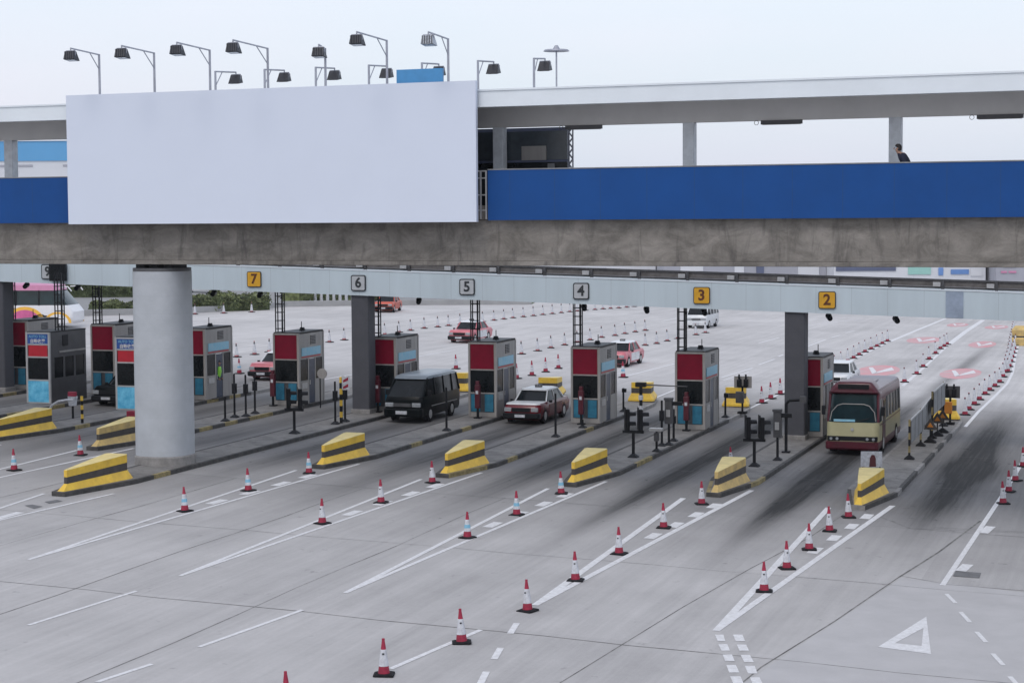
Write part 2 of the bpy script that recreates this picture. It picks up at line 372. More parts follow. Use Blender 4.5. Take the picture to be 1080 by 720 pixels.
def strip(p, q, w, w2=None):
    w2 = w2 or w; d = Vector((q[0]-p[0], q[1]-p[1])); n = Vector((-d.y, d.x)).normalized()
    return [(p[0]+n.x*w/2, p[1]+n.y*w/2), (p[0]-n.x*w/2, p[1]-n.y*w/2), (q[0]-n.x*w2/2, q[1]-n.y*w2/2), (q[0]+n.x*w2/2, q[1]+n.y*w2/2)]
def pl(*pts, w=.1): return [strip(a, c, w) for a, c in zip(pts[:-1], pts[1:])]
def px(*p): return [uv(a, c) for a, c in p]
RK = {1: -8.2, 2: -13.12, 3: -18.22, 4: -22.95, 5: -27.78, 6: -32.62, 7: -37.5, 8: -42.38, 9: -47.26, 10: -52.14}
NV = {k: 61.8 for k in RK}; NV[6] = 52.3; NV[7] = 62.3; NV[8] = 62.9; NV[1] = 61.3
# slabs joints
Jn = []
for v in (39.95, 22, 31, 49.2, 58.3, 67.4, 76.5, 94.7, 103.8, 112.9, 122, 131, 140):
    wj = .045 if v == 39.95 else .022
    prev = None
    for i in range(41):
        u = -75 + i*2.0; p = (u, v + .06*math.sin(i*2.1) + (.25 if v == 39.95 else 0)*((-u)/30-.5))
        if prev: Jn.append(strip(prev, p, wj*random.uniform(.6, 1.3)))
        prev = p
for k, u in enumerate((-44.9, -39.9, -35, -30.2, -25.3, -20.3)):
    pts = [(u+.05*math.sin(i*1.7+k), 20+i*3.2) for i in range(13)]
    for a, c in zip(pts[:-1], pts[1:]): Jn.append(strip(a, c, random.uniform(.012, .035)))
Jn += pl(*px((587, 722), (720, 640), (790, 600), (853, 567), (905, 532)), w=.028)
Jn += pl(*px((780, 722), (803, 703), (880, 655), (950, 607)), w=.04)
Jn += pl(*px((948, 608.5), (990, 582), (1034, 549)), w=.06)
Jn += pl(*px((950, 607), (1000, 616), (1085, 623)), w=.03) + pl(*px((985, 556), (1085, 561)), w=.025)
Jn += pl(*px((895, 532), (960, 557), (1085, 562)), w=.018)
sheet('slab_joints', 'joint', Jn, .004)
mk('paving_new', (.425, .415, .415), .75, var=.06, scale=.8)
sheet('concrete_patch', 'paving_new', [px((806, 706), (951, 609), (1085, 625), (1085, 740), (960, 740), (770, 730))], .002)
# markings
W = []
TIP = {7: (-28.39, 42.75), 6: (-23.7, 42.54)}
tips = {7: (30, 590), 6: (190, 607), 5: (364, 625), 4: (564, 638), 3: (755, 665)}
# each V of hatching runs from its tip to the two sides of the nose behind it
vmap = {(30, 590): 6, (190, 607): 5, (364, 625): 4, (564, 638): 3, (755, 665): None}
VS = [((30, 590), (-29.25, 61), (-27.75, 63.5), .13), ((190, 607), (-24.4, 61), (-22.9, 63.5), .13), ((364, 625), (-19.7, 61), (-18.2, 63.5), .14),
      ((564, 638), (-14.95, 61), (-13.0, 63.8), .19), ((755, 665), (-10.1, 61.2), (-8.0, 62.6), .19)]
for tip, l, r_, wd in VS:
    t = uv(*tip); mid = ((l[0]+r_[0])/2, (l[1]+r_[1])/2); fs = 1.25*wd/(r_[0]-l[0]); sp_ = (t[0]+(mid[0]-t[0])*fs, t[1]+(mid[1]-t[1])*fs)
    W.append([(t[0]-wd*.45, t[1]), (t[0], t[1]), sp_, (l[0]+wd, l[1]), l]); W.append([(t[0], t[1]), (t[0]+wd*.45, t[1]), r_, (r_[0]-wd, r_[1]), sp_])
    for f_ in (.56, .68, .80, .91):
        cv_ = t[1]+(l[1]-t[1])*f_; cu_ = t[0]+(mid[0]-t[0])*f_; hw_ = (r_[0]-l[0])*f_*.5-wd-.08
        if hw_ > .1: W.append([(cu_+hw_-.34, cv_), (cu_+hw_-.02, cv_), (cu_+hw_, cv_+1.0), (cu_+hw_-.32, cv_+1.0)])
# the same in front of the seventh and eighth noses
W += [strip((-37.9, 44), (-38.9, 62), .13), strip((-37.7, 44), (-37.3, 63.5), .13), strip((-33.0, 43), (-34.2, 52.5), .13), strip((-32.9, 43), (-32.2, 53.5), .13)]
W += [strip(*px((-4, 547), (22, 540)), .3), strip((-42.7, 50), (-42.3, 62), .12)]
for a, c, wd in (((30, 659), (144, 623), .11), ((210, 682), (319, 643), .12), ((102, 719), (160, 700), .12), ((412, 705), (507, 664), .13)):
    W.append(strip(*px(a, c), wd))
for a, c in (((506, 722), (513, 708)), ((521, 695), (528, 683)), ((538, 668), (545, 657))): W.append(strip(*px(a, c), .15))
for a, c in (((998, 626), (1008, 636)), ((1013, 645), (1023, 656)), ((1030, 666), (1040, 677)), ((1047, 689), (1058, 701)), ((1065, 713), (1078, 728))): W.append(strip(*px(a, c), .11))
W.append(strip(*px((994, 617), (1058, 521)), .15)); W.append(strip(uv(1058, 521), uv(1084, 478), .15))
W += [strip(*px((1037, 562), (1045, 555)), .3), strip(*px((1013, 602), (1021, 595)), .3)]
for q in (((754, 669), (763, 669), (765, 676), (757, 676)), ((773, 669), (783, 669), (786, 676), (776, 676)), ((757.5, 679), (767, 679), (770, 686), (761, 686)), ((777, 679.5), (787, 679.5), (790, 686), (780, 686)),
          ((762, 690), (772, 690), (775, 697), (765, 697)), ((781, 690.5), (791, 690.5), (795, 698), (785, 698)), ((766, 701), (776, 701), (780, 709), (769, 709)), ((785.5, 702), (796, 702), (799, 710), (789, 710)),
          ((770, 713), (781, 713), (785, 722), (774, 722)), ((791, 714), (801, 714), (806, 724), (795, 724))):
    W.append(px(*q))
# give-way triangle as three bars
A3, B3, C3 = (977, 650), (982, 689.5), (926, 682); a3, b3, c3 = (974, 662), (972, 681), (944, 678)
W += [px(A3, B3, b3, a3), px(B3, C3, c3, b3), px(C3, A3, a3, c3)]
# edge line of island one and of the far lanes
W += pl(*px((1018, 450), (1032, 434), (1048, 419), (1062, 405), (1068, 393), (1071, 375), (1074, 364), (1084, 355)), w=.16)
W += pl(*px((938, 360.5), (965, 349), (997, 336)), w=.3) + pl(*px((1001, 363), (1018, 350), (1037, 337.5)), w=.42)
W += pl(*px((852, 365), (871, 358)), w=.15) + pl(*px((877, 356), (886, 353.6)), w=.15) + pl(*px((892, 351), (901, 349)), w=.15)
W += pl(*px((761, 398), (794, 388)), w=.15) + pl(*px((763, 401), (790, 392)), w=.1) + pl(*px((800, 384.7), (817, 378.7)), w=.15) + pl(*px((821, 376), (826, 374)), w=.15) + pl(*px((657, 397.5), (711, 383.6)), w=.16)
W += pl(*px((800, 362), (822, 356)), w=.15) + pl(*px((822, 347), (900, 337)), w=.12) + pl(*px((690, 420), (712, 411)), w=.12)
W += pl(*px((762, 446), (790, 431), (826, 413.5)), w=.13) + pl(*px((826, 413.5), (880, 389), (936, 361)), w=.2) + pl(*px((952, 407), (975, 387), (1001, 363)), w=.2)
W += pl(*px((440, 409), (489, 399), (545, 402), ), w=.001)
for a, c in (((430, 378), (480, 369)), ((330, 402), (395, 391)), ((480, 330), (500, 327)), ((600, 342), (625, 338)), ((650, 343), (675, 339)), ((700, 338), (722, 334)), ((590, 360), (620, 354))): W.append(strip(*px(a, c), .13))
sheet('road_markings', 'white_paint', W, .008)
# red patches with white ticks
RP = []; TK = []
for cx, cy, sx, sy in ((974, 358.7, 17, 3.4), (1036, 363.3, 14, 3.6), (1013, 394, 21, 5.6), (926, 391, 22, 6), (1010, 342.6, 11, 1.9), (1051, 345, 12, 2)):
    RP.append(px(*[(cx+sx*math.copysign(abs(math.cos(t))**1.15, math.cos(t))*1.05-sx*.22*math.sin(t), cy+sy*math.copysign(abs(math.sin(t))**.9, math.sin(t))) for t in [k*math.pi/8+.1 for k in range(16)]]))
    TK.append(px((cx-sx*.45, cy-sy*.6), (cx-sx*.25, cy-sy*.6), (cx-sx*.02, cy+sy*.35), (cx-sx*.28, cy+sy*.55)))
    TK.append(px((cx-sx*.28, cy+sy*.55), (cx-sx*.02, cy+sy*.15), (cx+sx*.66, cy-sy*.62), (cx+sx*.78, cy-sy*.12)))
sheet('red_road_patches', 'red_paint', RP, .006); sheet('red_patch_arrows', 'white_paint', TK, .012)
sheet('dark_road_patch', 'patch_dark', [px((1008, 602), (1035, 604), (1033, 609.5), (1005, 607.5))], .010)
sheet('drain_covers', 'patch_dark', [px((26, 533), (34, 532), (45, 534), (36, 536.5)), px((47, 529), (60, 527), (66, 528.5), (52, 531)), px((900, 416.5), (905, 415), (910, 417), (905, 418))], .010)

# ------------------------------------------------------------------ toll islands with kerbs
def island(k):
    r = RK[k]; l = r-1.72; v0 = NV[k]; vE = 90.6
    c = r-.86
    right = [(c-.25, v0-.1), (c+.25, v0-.1), (r-.12, v0+2.6), (r, v0+3.4)]
    v = v0+3.4
    while v < 86: v += 1.15; right.append((r, min(v, 86)))
    right += [(r-.06, 88.5), (r-.45, vE)]
    left = [(l+.45, vE), (l+.06, 88.5), (l, 86), (l, v0+3.4), (l+.12, v0+2.6)]
    P = right+left
    def z(u, h): return -SL*(u-r)+h
    b = MB(); cx = [sum(p[0] for p in P)/len(P), sum(p[1] for p in P)/len(P)]
    n = len(P); inner = []
    for i, (x, y) in enumerate(P):
        p0 = Vector(P[i-1]); p1 = Vector(P[(i+1) % n]); t = (p1-p0).normalized(); nn = Vector((-t.y, t.x))
        inner.append((x+nn.x*.13, y+nn.y*.13))
    vv = random.Random(k)
    for i in range(n):
        j = (i+1) % n; mid = (P[i][1]+P[j][1])/2
        q = vv.random()
        b.m = 2 if q < .12 else 1
        if k == 1 and mid < 84: b.m = 3 if q < .3 else 1
        if mid > 84: b.m = 3
        a, c_ = P[i], P[j]; e, f_ = inner[i], inner[j]
        b.face([(a[0]-r, a[1], z(a[0], -.02)), (c_[0]-r, c_[1], z(c_[0], -.02)), (c_[0]-r, c_[1], z(c_[0], .15)), (a[0]-r, a[1], z(a[0], .15))])
        b.face([(a[0]-r, a[1], z(a[0], .15)), (c_[0]-r, c_[1], z(c_[0], .15)), (f_[0]-r, f_[1], z(f_[0], .15)), (e[0]-r, e[1], z(e[0], .15))])
    b.m = 0; b.face([(x-r, y, z(x, .147)) for x, y in inner])
    # triangulation-safe top: strips between the two long sides are coplanar, one n-gon is enough
    o = b.build('traffic_island', ['kerb_top', 'kerb_dark', 'kerb_yellow', 'kerb_grey', 'kerb_white'])
    o.location = P3(r, 0); o.rotation_euler = (0, 0, -AZ)
    tag(o, kind='structure')
for k in RK: island(k)

# ------------------------------------------------------------------ far surroundings
def hedge(name, path, w_, h0, h1, label, group, n, mats=('leaf', 'leaf_dark')):
    b = MB(); rg = random.Random(n); segs = list(zip(path[:-1], path[1:])); Ls = [(Vector(q)-Vector(p)).length for p, q in segs]; T = sum(Ls)
    for _ in range(n):
        t = rg.random()*T; i = 0
        while t > Ls[i] and i < len(Ls)-1: t -= Ls[i]; i += 1
        p, q = Vector(segs[i][0]), Vector(segs[i][1]); d = (q-p).normalized(); nn = Vector((-d.y, d.x))
        top = h1*(1+.12*math.sin(t*1.1+i)+.1*math.sin(t*3.7))
        a = rg.uniform(-1, 1); z = h0+(top-h0)*rg.random()**.6*(1-.25*a*a)
        c = p+d*t+nn*a*w_/2; s = rg.uniform(.07, .17)
        e1 = Vector((rg.gauss(0, 1), rg.gauss(0, 1), rg.gauss(0, 1))).normalized()*s; e2 = e1.orthogonal().normalized()*s*.7
        C = Vector((c.x, c.y, gz(c.x)+z)); b.m = 0 if rg.random() < .66 else 1
        b.face([C-e1, C-e2*.6, C+e1, C+e2])
    b.m = 1
    for p, q in segs:
        st = strip(p, q, w_*.72); b.rings([[(x, y, gz(x)-.1) for x, y in st], [(x, y, gz(x)+h1*.78) for x, y in st]])
    o = b.build(name, list(mats)); o.rotation_euler = (0, 0, -AZ)
    return tag(o, label, 'hedge', group)
edge = px((-60, 337), (0, 335), (92, 333), (140, 332), (205, 330), (268, 326.5), (300, 323.4), (400, 322), (560, 321))
b = MB()
for p, q in zip(edge[:-1], edge[1:]):
    s_ = strip(p, q, .3); b.rings([[(x, y, gz(x)-.05) for x, y in s_], [(x, y, gz(x)+.5) for x, y in s_]])
o = b.build('low_wall', 'wall_far'); o.rotation_euler = (0, 0, -AZ); tag(o, 'low grey concrete wall along the far edge of the plaza', 'wall')
def off(p, dv, du=0): return [(a+du, c+dv) for a, c in p]
hedge('hedge', off(px((150, 331), (205, 330), (262, 328)), 3), 2.2, 0, 1.55, 'green clipped hedge behind the low wall between the two left pillars', 'far hedges', 5200)
hedge('hedge', off(px((80, 333), (150, 331)), 2.5), 1.6, 0, 1.0, 'low green hedge just beyond the front of the coach', 'far hedges', 2400)
hedge('hedge', px((60, 313), (100, 313), (150, 312.5)), 3, 0, 1.5, 'farther dark hedge across the road behind the coach', 'far hedges', 3200, ('leaf_dark', 'leaf_dark'))
hedge('hedge', off(px((275, 325), (330, 322.5), (372, 322)), 6), 3, 0, 1.9, 'dark green hedge behind the row of white posts', 'far hedges', 4200, ('leaf_dark', 'leaf'))
# verge beyond the wall
vg = [p for p in edge]; sheet('verge', 'soil_grass', [[(p[0], p[1]+.2), (q[0], q[1]+.2), (q[0]-2, q[1]+9), (p[0]-2, p[1]+9)] for p, q in zip(edge[:-1], edge[1:])], .004)
sheet('far_road', 'road_far', [[(p[0]-2, p[1]+9), (q[0]-2, q[1]+9), (q[0]-14, q[1]+40), (p[0]-14, p[1]+40)] for p, q in zip(edge[:-1], edge[1:])], .004)
# row of white posts by the far hedge
for i in range(11):
    u, v = uv(322+i*6.6, 322.2+.0*i); b = MB(); b.cyl((0, 0, 0), (0, 0, .12), .25, .2, 10); b.cyl((0, 0, .1), (0, 0, 1.0), .17, .13, 10); b.cyl((0, 0, 1.0), (0, 0, 1.06), .13, .05, 10)
    if i == 0: pp = b.build('bollard', 'cone_white', smooth=True); o = pp
    else: o = pp.copy(); COL.objects.link(o)
    o.location = P3(u, v+.8); tag(o, f'stubby white bollard by the hedge, {ordn(i+1)} from the left', 'bollard', 'white bollards by the far hedge')
# buildings far behind the plaza, seen in the slot between the canopy and the footbridge
def far_building(name, label, x0, x1, D, zt, mats, feats=()):
    X0 = (x0-540)/F*D; X1 = (x1-540)/F*D
    t = thing(name, label, 'building', (X0, D, -3)); Wd = X1-X0
    MB().box(0, Wd, 0, 18, 0, zt+3).build('wall', mats[0], t, bevel=.05)
    MB().box(-.3, Wd+.3, -.3, 18.3, zt+3.003, zt+3.5).build('roof', 'build_grey', t)
    for (a, c, y0, y1, mm, nm) in feats:     # pixel boxes on the front
        za = 9.8-(y1-232)/F*D+3; zb = 9.8-(y0-232)/F*D+3
        MB().box((a-x0)/F*D, (c-x0)/F*D, -.12, -.003, za, zb).build(nm, mm, t)
    return t
far_building('warehouse', 'pale warehouse with a green and a blue sign above the gantry at right', 880, 1040, 215, 8.5, ['build_white'],
             [(873+9, 945, 283, 288, 'build_dark', 'window_band'), (958, 982, 283.5, 292, 'build_green', 'sign_panel'), (990, 995, 285, 293, 'build_mark', 'sign_panel'), (1003, 1022, 287, 292, 'build_mark', 'sign_panel'), (1024, 1036, 283, 294, 'build_white', 'shutter')])
far_building('warehouse', 'grey-violet building at the far right edge above the gantry', 1051, 1200, 212, 9, ['build_grey'], [(1058, 1072, 281, 285, 'coach_white', 'sign_panel'), (1056, 1062, 289, 291, 'coach_pink', 'window_band'), (1064, 1072, 289, 291, 'coach_pink', 'window_band')])
far_building('warehouse', 'long low light grey depot above the middle of the gantry', 700, 872, 220, 7.5, ['build_grey'], [(718, 742, 281.5, 287, 'build_white', 'shutter'), (775, 785, 281.5, 292, 'build_white', 'shutter'), (798, 806, 281, 290, 'build_dark', 'window_band'), (842, 864, 282, 292, 'build_white', 'shutter')])
far_building('warehouse', 'low white depot seen above the gantry left of lane sign three', 560, 692, 230, 7.2, ['build_white'], [(600, 640, 283, 288, 'build_grey', 'shutter')])
# blue and white building seen at the left under the footbridge roof
t = thing('office_building', 'distant blue and white building at the far left under the footbridge roof', 'building', ((-120-540)/F*250, 250, -3))
W2 = (400+120)/F*250
MB().box(0, W2, 0, 30, 0, 23.3).build('wall', 'build_white', t)
MB().box(-.1, W2+.1, -.15, 30.1, 18.0+3, 20.6+3).build('blue_band', 'build_blue', t)
MB().box(-.3, W2+.3, -.3, 30.3, 23.61, 23.9).build('roof', 'roof_white', t)
for i in range(6): MB().box(4+i*10, 10+i*10, -.06, -.003, 17.2+3, 17.5+3).build('window', 'build_grey', t)

# ------------------------------------------------------------------ toll canopy
CG = thing('toll_gantry', 'long pale blue gantry beam carrying the lane numbers over the booths', 'gantry', P3(0, 0), -AZ)
def slab(u0, u1, v0, v1, h0, h1, b=None):
    b = b or MB(); n = 8
    for i in range(n):
        a = u0+(u1-u0)*i/n; c = u0+(u1-u0)*(i+1)/n
        b.addf([(x, y, -SL*x+z) for z in (h0, h1) for y in (v0, v1) for x in (a, c)], [(0, 2, 3, 1), (4, 5, 7, 6), (0, 1, 5, 4), (2, 6, 7, 3)] + ([(0, 4, 6, 2)] if i == 0 else []) + ([(1, 3, 7, 5)] if i == n-1 else []))
    return b
slab(-75, 14, 77.45, 77.75, 5.49, 6.60).build('fascia', 'gantry_blue', CG, weld=True)
slab(-75, 14, 77.43, 77.77, 6.603, 6.64).build('fascia_trim', 'roof_white', CG, weld=True)
slab(-75, 14, 79.4, 79.6, 5.49, 6.60).build('fascia', 'gantry_blue', CG, weld=True)
slab(-75, 14, 77.753, 79.397, 5.6, 6.45).build('roof_slab', 'canopy_top', CG, weld=True)
slab(-7.95, -7.25, 77.43, 77.447, 5.52, 6.58).build('cover_panel', 'cover_blue', CG)
slab(-75, 14, 78.55, 78.65, 6.97, 7.03).build('guard_rail', 'dark_steel', CG, weld=True)
slab(-75, 14, 78.62, 78.66, 6.725, 6.965).build('rail_infill', 'infill', CG, weld=True)
slab(-75, 14, 78.52, 78.62, 6.64, 6.72).build('guard_rail', 'dark_steel', CG, weld=True)
for i in range(34):
    u = -62+i*2.15
    q = slab(u, u+.12, 78.5, 78.66, 6.45, 6.97); q.build('rail_post', 'dark_steel', CG, weld=True)
    q = slab(u-.32, u-.02, 78.4, 78.62, 6.72, 6.9); q.build('rail_lamp', 'steel_light', CG, weld=True)
for k, (u, lab) in enumerate(((-53.0, 'dark square gantry pillar at the left edge behind the leftmost booths'), (-33.85, 'dark square gantry pillar beside the black van'), (-14.12, 'dark square gantry pillar beside the cream minibus'))):
    t = thing('gantry_pillar', lab, 'pillar', P3(u, 77.95), -AZ, 'gantry pillars')
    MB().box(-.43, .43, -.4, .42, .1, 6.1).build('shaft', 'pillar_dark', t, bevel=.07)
    MB().box(-.47, .47, -.44, .46, .12, .34).build('base', 'plinth', t, bevel=.03)
# lane number signs
SIGNLAB = {'9': 'grey square lane sign half covered by a black box at far left', '7': 'yellow square lane sign nearest the big round pillar', '6': 'grey square lane sign directly above the dark pillar beside the van',
           '5': 'grey square lane sign above the booth between van and taxi', '4': 'grey square lane sign farthest right of the grey ones', '3': 'yellow square lane sign in the middle of the three yellow ones', '2': 'yellow square lane sign above and left of the minibus'}
def lane_sign(dg, u, yellow):
    t = thing('lane_sign', SIGNLAB[dg], 'sign', P3(u, 77.44, 6.05), -AZ)
    P = lambda hw, r: [(x, y) for x, y, _ in rrect(hw, -hw, hw, 0, r)]
    def plate(hw, r, y0, y1): 
        b = MB(); p = P(hw, r); return b.rings([[(x, y1, z) for x, z in p], [(x, y0, z) for x, z in p]])
    plate(.36, .09, -.05, -.008).build('border', 'digit_dark', t); plate(.31 if not yellow else .325, .06, -.06, -.052).build('face', 'sign_yellow' if yellow else 'sign_grey', t)
    text_mesh('digit', dg, .62, 'digit_brown' if yellow else 'digit_dark', t, (0, -.064, 0), bold=.018)
for dg, u, y in (('9', -49.95, 0), ('7', -39.03, 1), ('6', -33.83, 0), ('5', -28.62, 0), ('4', -23.37, 0), ('3', -18.05, 1), ('2', -12.75, 1)): lane_sign(dg, u, y)
t = thing('sign_cover', 'black box hung over the right half of the lane nine sign', 'sign box', P3(-49.33, 77.3, 6.03), -AZ)
MB().box(-.44, .44, -.1, .1, -.4, .42).build('box', 'black', t, bevel=.02); MB().box(-.36, .36, -.112, -.102, -.32, .34).build('screen', 'glass_dark', t)
# cameras under the gantry edge
def cctv(x, y, i, ref):
    u, v = uv(x, y, 5.4); v = 77.7; d = FW+(x-540)/F*R2+(360-y)/F*U2; tt = 77.7/LV.dot(d); u = CV.dot(d)*tt
    t = thing('security_camera', f'small dark camera under the gantry edge {ref}', 'camera', P3(u, 77.9, 5.25), -AZ, 'cameras under the gantry edge')
    MB().cyl((0, 0, .18), (0, 0, .8), .03, n=8).build('bracket', 'black', t)
    MB().cyl((-.08, .22, .12), (.06, -.2, .02), .13, .11, 12).build('housing', 'black', t, smooth=True)
    MB().cyl((.07, -.23, .012), (.055, -.195, .03), .07, .08, 10).build('lens', 'glass_dark', t)
for i, (x, y, rf) in enumerate(((25, 302, 'at the left edge of the photo'), (79, 301, 'just right of the black sign cover'), (223, 307, 'between the big round pillar and lane sign seven'), (272, 309, 'right under lane sign seven'), (440, 317, 'between lane signs six and five'), (615, 324, 'right under lane sign four'), (681, 327, 'between lane signs four and three'), (742, 327.5, 'right under lane sign three'), (874, 333, 'right under lane sign two'), (945, 338, 'farthest right, over the red road patches'))): cctv(x, y, i, rf)

# ------------------------------------------------------------------ booths
WHERE = {1: 'first', 2: 'second', 3: 'third', 4: 'fourth', 5: 'fifth', 6: 'sixth', 7: 'seventh', 8: 'eighth', 9: 'ninth', 10: 'tenth'}
def booth_a(k):
    lab = {2: 'steel toll booth with maroon top, between the gantry pillar and the minibus', 3: 'steel toll booth with maroon top, under lane sign three', 4: 'steel toll booth with maroon top, just right of the waiting taxi',
           5: 'steel toll booth with maroon top, between the black van and the taxi', 6: 'steel toll booth with maroon top, behind the black van', 7: 'steel toll booth with maroon top, alone between the two pillars', 8: 'steel toll booth beside the big round pillar with an attendant at its door',
           9: 'steel toll booth with maroon top, just left of the round pillar', 10: 'steel toll booth with maroon top, leftmost of all at the photo edge'}[k]
    t = thing('toll_booth', lab, 'toll booth', P3(RK[k]-.70, 78.9, .147), -AZ, 'maroon topped toll booths')
    hw = .67; D = 2.8; Hh = 3.36
    b = MB()
    # steel frame shell: posts, sides as panels around openings
    for x in (-hw, hw-.1):
        b.box(x, x+.1, 0, .1, 0, Hh); MB().box(x, x+.1, D-.1, D, 0, Hh).build('rear_post', 'steel', t)
    b.box(-hw+.1, hw-.1, 0.0, .06, 3.28, Hh); b.box(-hw+.1, hw-.1, .01, .07, 2.1, 2.16); b.box(-hw+.1, hw-.1, .01, .07, 0, .22); b.box(-hw+.1, hw-.1, .01, .07, 1.05, 1.11)
    b.build('frame', 'steel', t, bevel=.012)
    for x0, x1 in ((hw-.07, hw-.02), (-hw+.02, -hw+.07)):
        b = MB()
        b.box(x0, x1, .1, D-.1, 2.12, Hh-.04); b.box(x0, x1, .1, 1.12, 0, 1.12); b.box(x0, x1, 1.78, D-.1, 0, 1.12)
        b.box(x0, x1, .1, .2, 1.12, 2.12); b.box(x0, x1, 1.02, 1.12, 1.12, 2.12); b.box(x0, x1, 1.78, 1.88, 1.12, 2.12); b.box(x0, x1, D-.2, D-.1, 1.12, 2.12)
        b.build('side_panel', 'steel', t)
    MB().box(-hw+.1, hw-.1, D-.07, D-.02, 0, 1.1).build('rear_panel', 'steel', t); MB().box(-hw+.1, hw-.1, D-.07, D-.02, 2.1, Hh-.04).build('rear_panel', 'steel', t)
    MB().box(-hw+.1, hw-.1, .02, .06, 2.163, 3.277).build('red_panel', 'maroon_panel', t)
    MB().box(-hw+.1, hw-.1, .03, .05, 1.113, 2.097).build('window', 'glass_dark', t)
    for x0, x1 in ((-hw+.14, -.1), (.12, hw-.14)): MB().box(x0, x1, -.02, .0, .25, 1.03).build('cyan_notice', 'cyan_panel', t)
    MB().box(-hw+.1, hw-.1, .015, .055, .223, 1.047).build('lower_panel', 'dark_steel', t)
    for s in (1, -1):
        xs = (lambda a, c: (s*a, s*c) if s > 0 else (s*c, s*a))
        a, c = xs(hw-.055, hw-.045); MB().box(a, c, .2, 1.02, 1.12, 2.12).build('window', 'glass_dark', t); MB().box(a, c, 1.88, D-.2, 1.12, 2.12).build('window', 'glass_dark', t)
        a, c = xs(hw-.06, hw-.03); dr = MB().box(a, c, 1.14, 1.76, .04, 2.1).build('door', 'door_blue', t)
        a, c = xs(hw-.028, hw-.005); MB().box(a, c, 1.18, 1.24, .9, 1.1).build('handle', 'steel_light', dr)
        a, c = xs(hw-.018, hw+.012); sg = MB().box(a, c, .32, D-.42, 2.28, 2.66).build('side_sign', 'side_cyan', t)
        a, c = xs(hw-.016, hw+.006); MB().box(a, c, .32, D-.42, 2.20, 2.25).build('red_line', 'red_panel', sg)
        a, c = xs(hw-.018, hw+.008); b = MB(); 
        for q in range(6): b.box(a, c, 1.3, 1.85, 2.80+q*.07, 2.845+q*.07)
        b.build('vent', 'dark_steel', t)
        a, c = xs(hw-.019, hw+.02); MB().box(a, c, .3, .85, .75, 1.02).build('notice_plate', 'steel_light', t)
    rf = MB().box(-hw+.03, hw-.03, .05, D-.03, Hh-.02, Hh+.05).build('roof', 'black', t)
    MB().cyl((.1, 1.6, Hh+.05), (.1, 1.6, Hh+.2), .16, .1, 12).build('roof_dome', 'black', rf, smooth=True)
    MB().cyl((.25, 1.2, Hh+.05), (.25, 1.2, Hh+.5), .02, n=6).build('aerial', 'black', rf)
    MB().box(-hw-.1, hw+.1, .6, D-.6, .0, .02).build('floor', 'dark_steel', t)
    return t
for k in (2, 3, 4, 5, 6, 7, 8, 9, 10): booth_a(k)
def booth_b(k, v, lab):
    t = thing('toll_booth', lab, 'toll booth', P3(RK[k]-1.1, v, .147), -AZ, 'blue topped toll booths')
    hw = .64; D = 3.1; Hh = 3.27
    b = MB()
    for x in (-hw, hw-.1): b.box(x, x+.1, 0, .1, 0, Hh)
    for z in (0, 1.04, 2.1, 2.68, 3.2): b.box(-hw+.1, hw-.1, .005, .09, z, z+.07)
    b.build('front_frame', 'steel_light', t, bevel=.01)
    MB().box(-hw+.1, hw-.1, .02, .07, 2.753, 3.197).build('header_sign', 'blue_panel', t); h = t.children[-1]
    text_mesh('lettering', '自動收費', .2, 'white_paint', t, (0, .014, 2.86), thick=.004, bold=.004)
    text_mesh('lettering', 'AUTO TOLL', .17, 'cone_blue', t, (0, .014, 3.08), thick=.004, bold=.003)
    MB().box(-hw+.14, hw-.14, .02, .07, 2.173, 2.677).build('red_panel', 'red_panel', t)
    MB().box(-hw+.1, hw-.1, .04, .06, 1.113, 2.097).build('window', 'glass_dark', t)
    MB().box(-hw+.1, hw-.1, .0, .07, .073, 1.037).build('poster', 'poster_cyan', t)
    for s in (1, -1):
        b = MB()
        x0, x1 = (hw-.08, hw-.02) if s > 0 else (-hw+.02, -hw+.08)
        b.box(x0, x1, .1, D, 2.1, Hh-.02); b.box(x0, x1, .1, D, 0, 1.15)
        for y0, y1 in ((.1, .4), (1.15, 1.3), (2.05, 2.2), (2.95, D)): b.box(x0, x1, y0, y1, 1.15, 2.1)
        b.build('side_panel', 'dark_steel', t)
    MB().box(-hw+.08, hw-.08, D-.06, D, 0, Hh-.02).build('rear_panel', 'dark_steel', t)
    for s in (1, -1):
        for y0, y1 in ((.4, 1.15), (1.3, 2.05), (2.2, 2.95)):
            x0, x1 = (hw-.06, hw-.05) if s > 0 else (-hw+.05, -hw+.06)
            MB().box(x0, x1, y0, y1, 1.15, 2.1).build('window', 'glass_dark', t)
        x0, x1 = (hw-.018, hw+.03) if s > 0 else (-hw-.03, -hw+.018)
        MB().box(x0, x1, .8, D-.1, 2.3, 2.38).build('rail', 'steel', t)
    MB().box(hw-.017, hw+.01, 1.1, 1.55, 2.6, 3.1).build('vent', 'black', t)
    MB().box(-hw+.02, hw-.02, .1, D+.03, Hh-.02, Hh+.04).build('roof', 'black', t)
booth_b(9, 73.95, 'dark toll booth with blue sign top and cyan poster, leftmost in the photo')
booth_b(8, 73.6, 'dark toll booth with blue sign top, half hidden by the big round pillar')
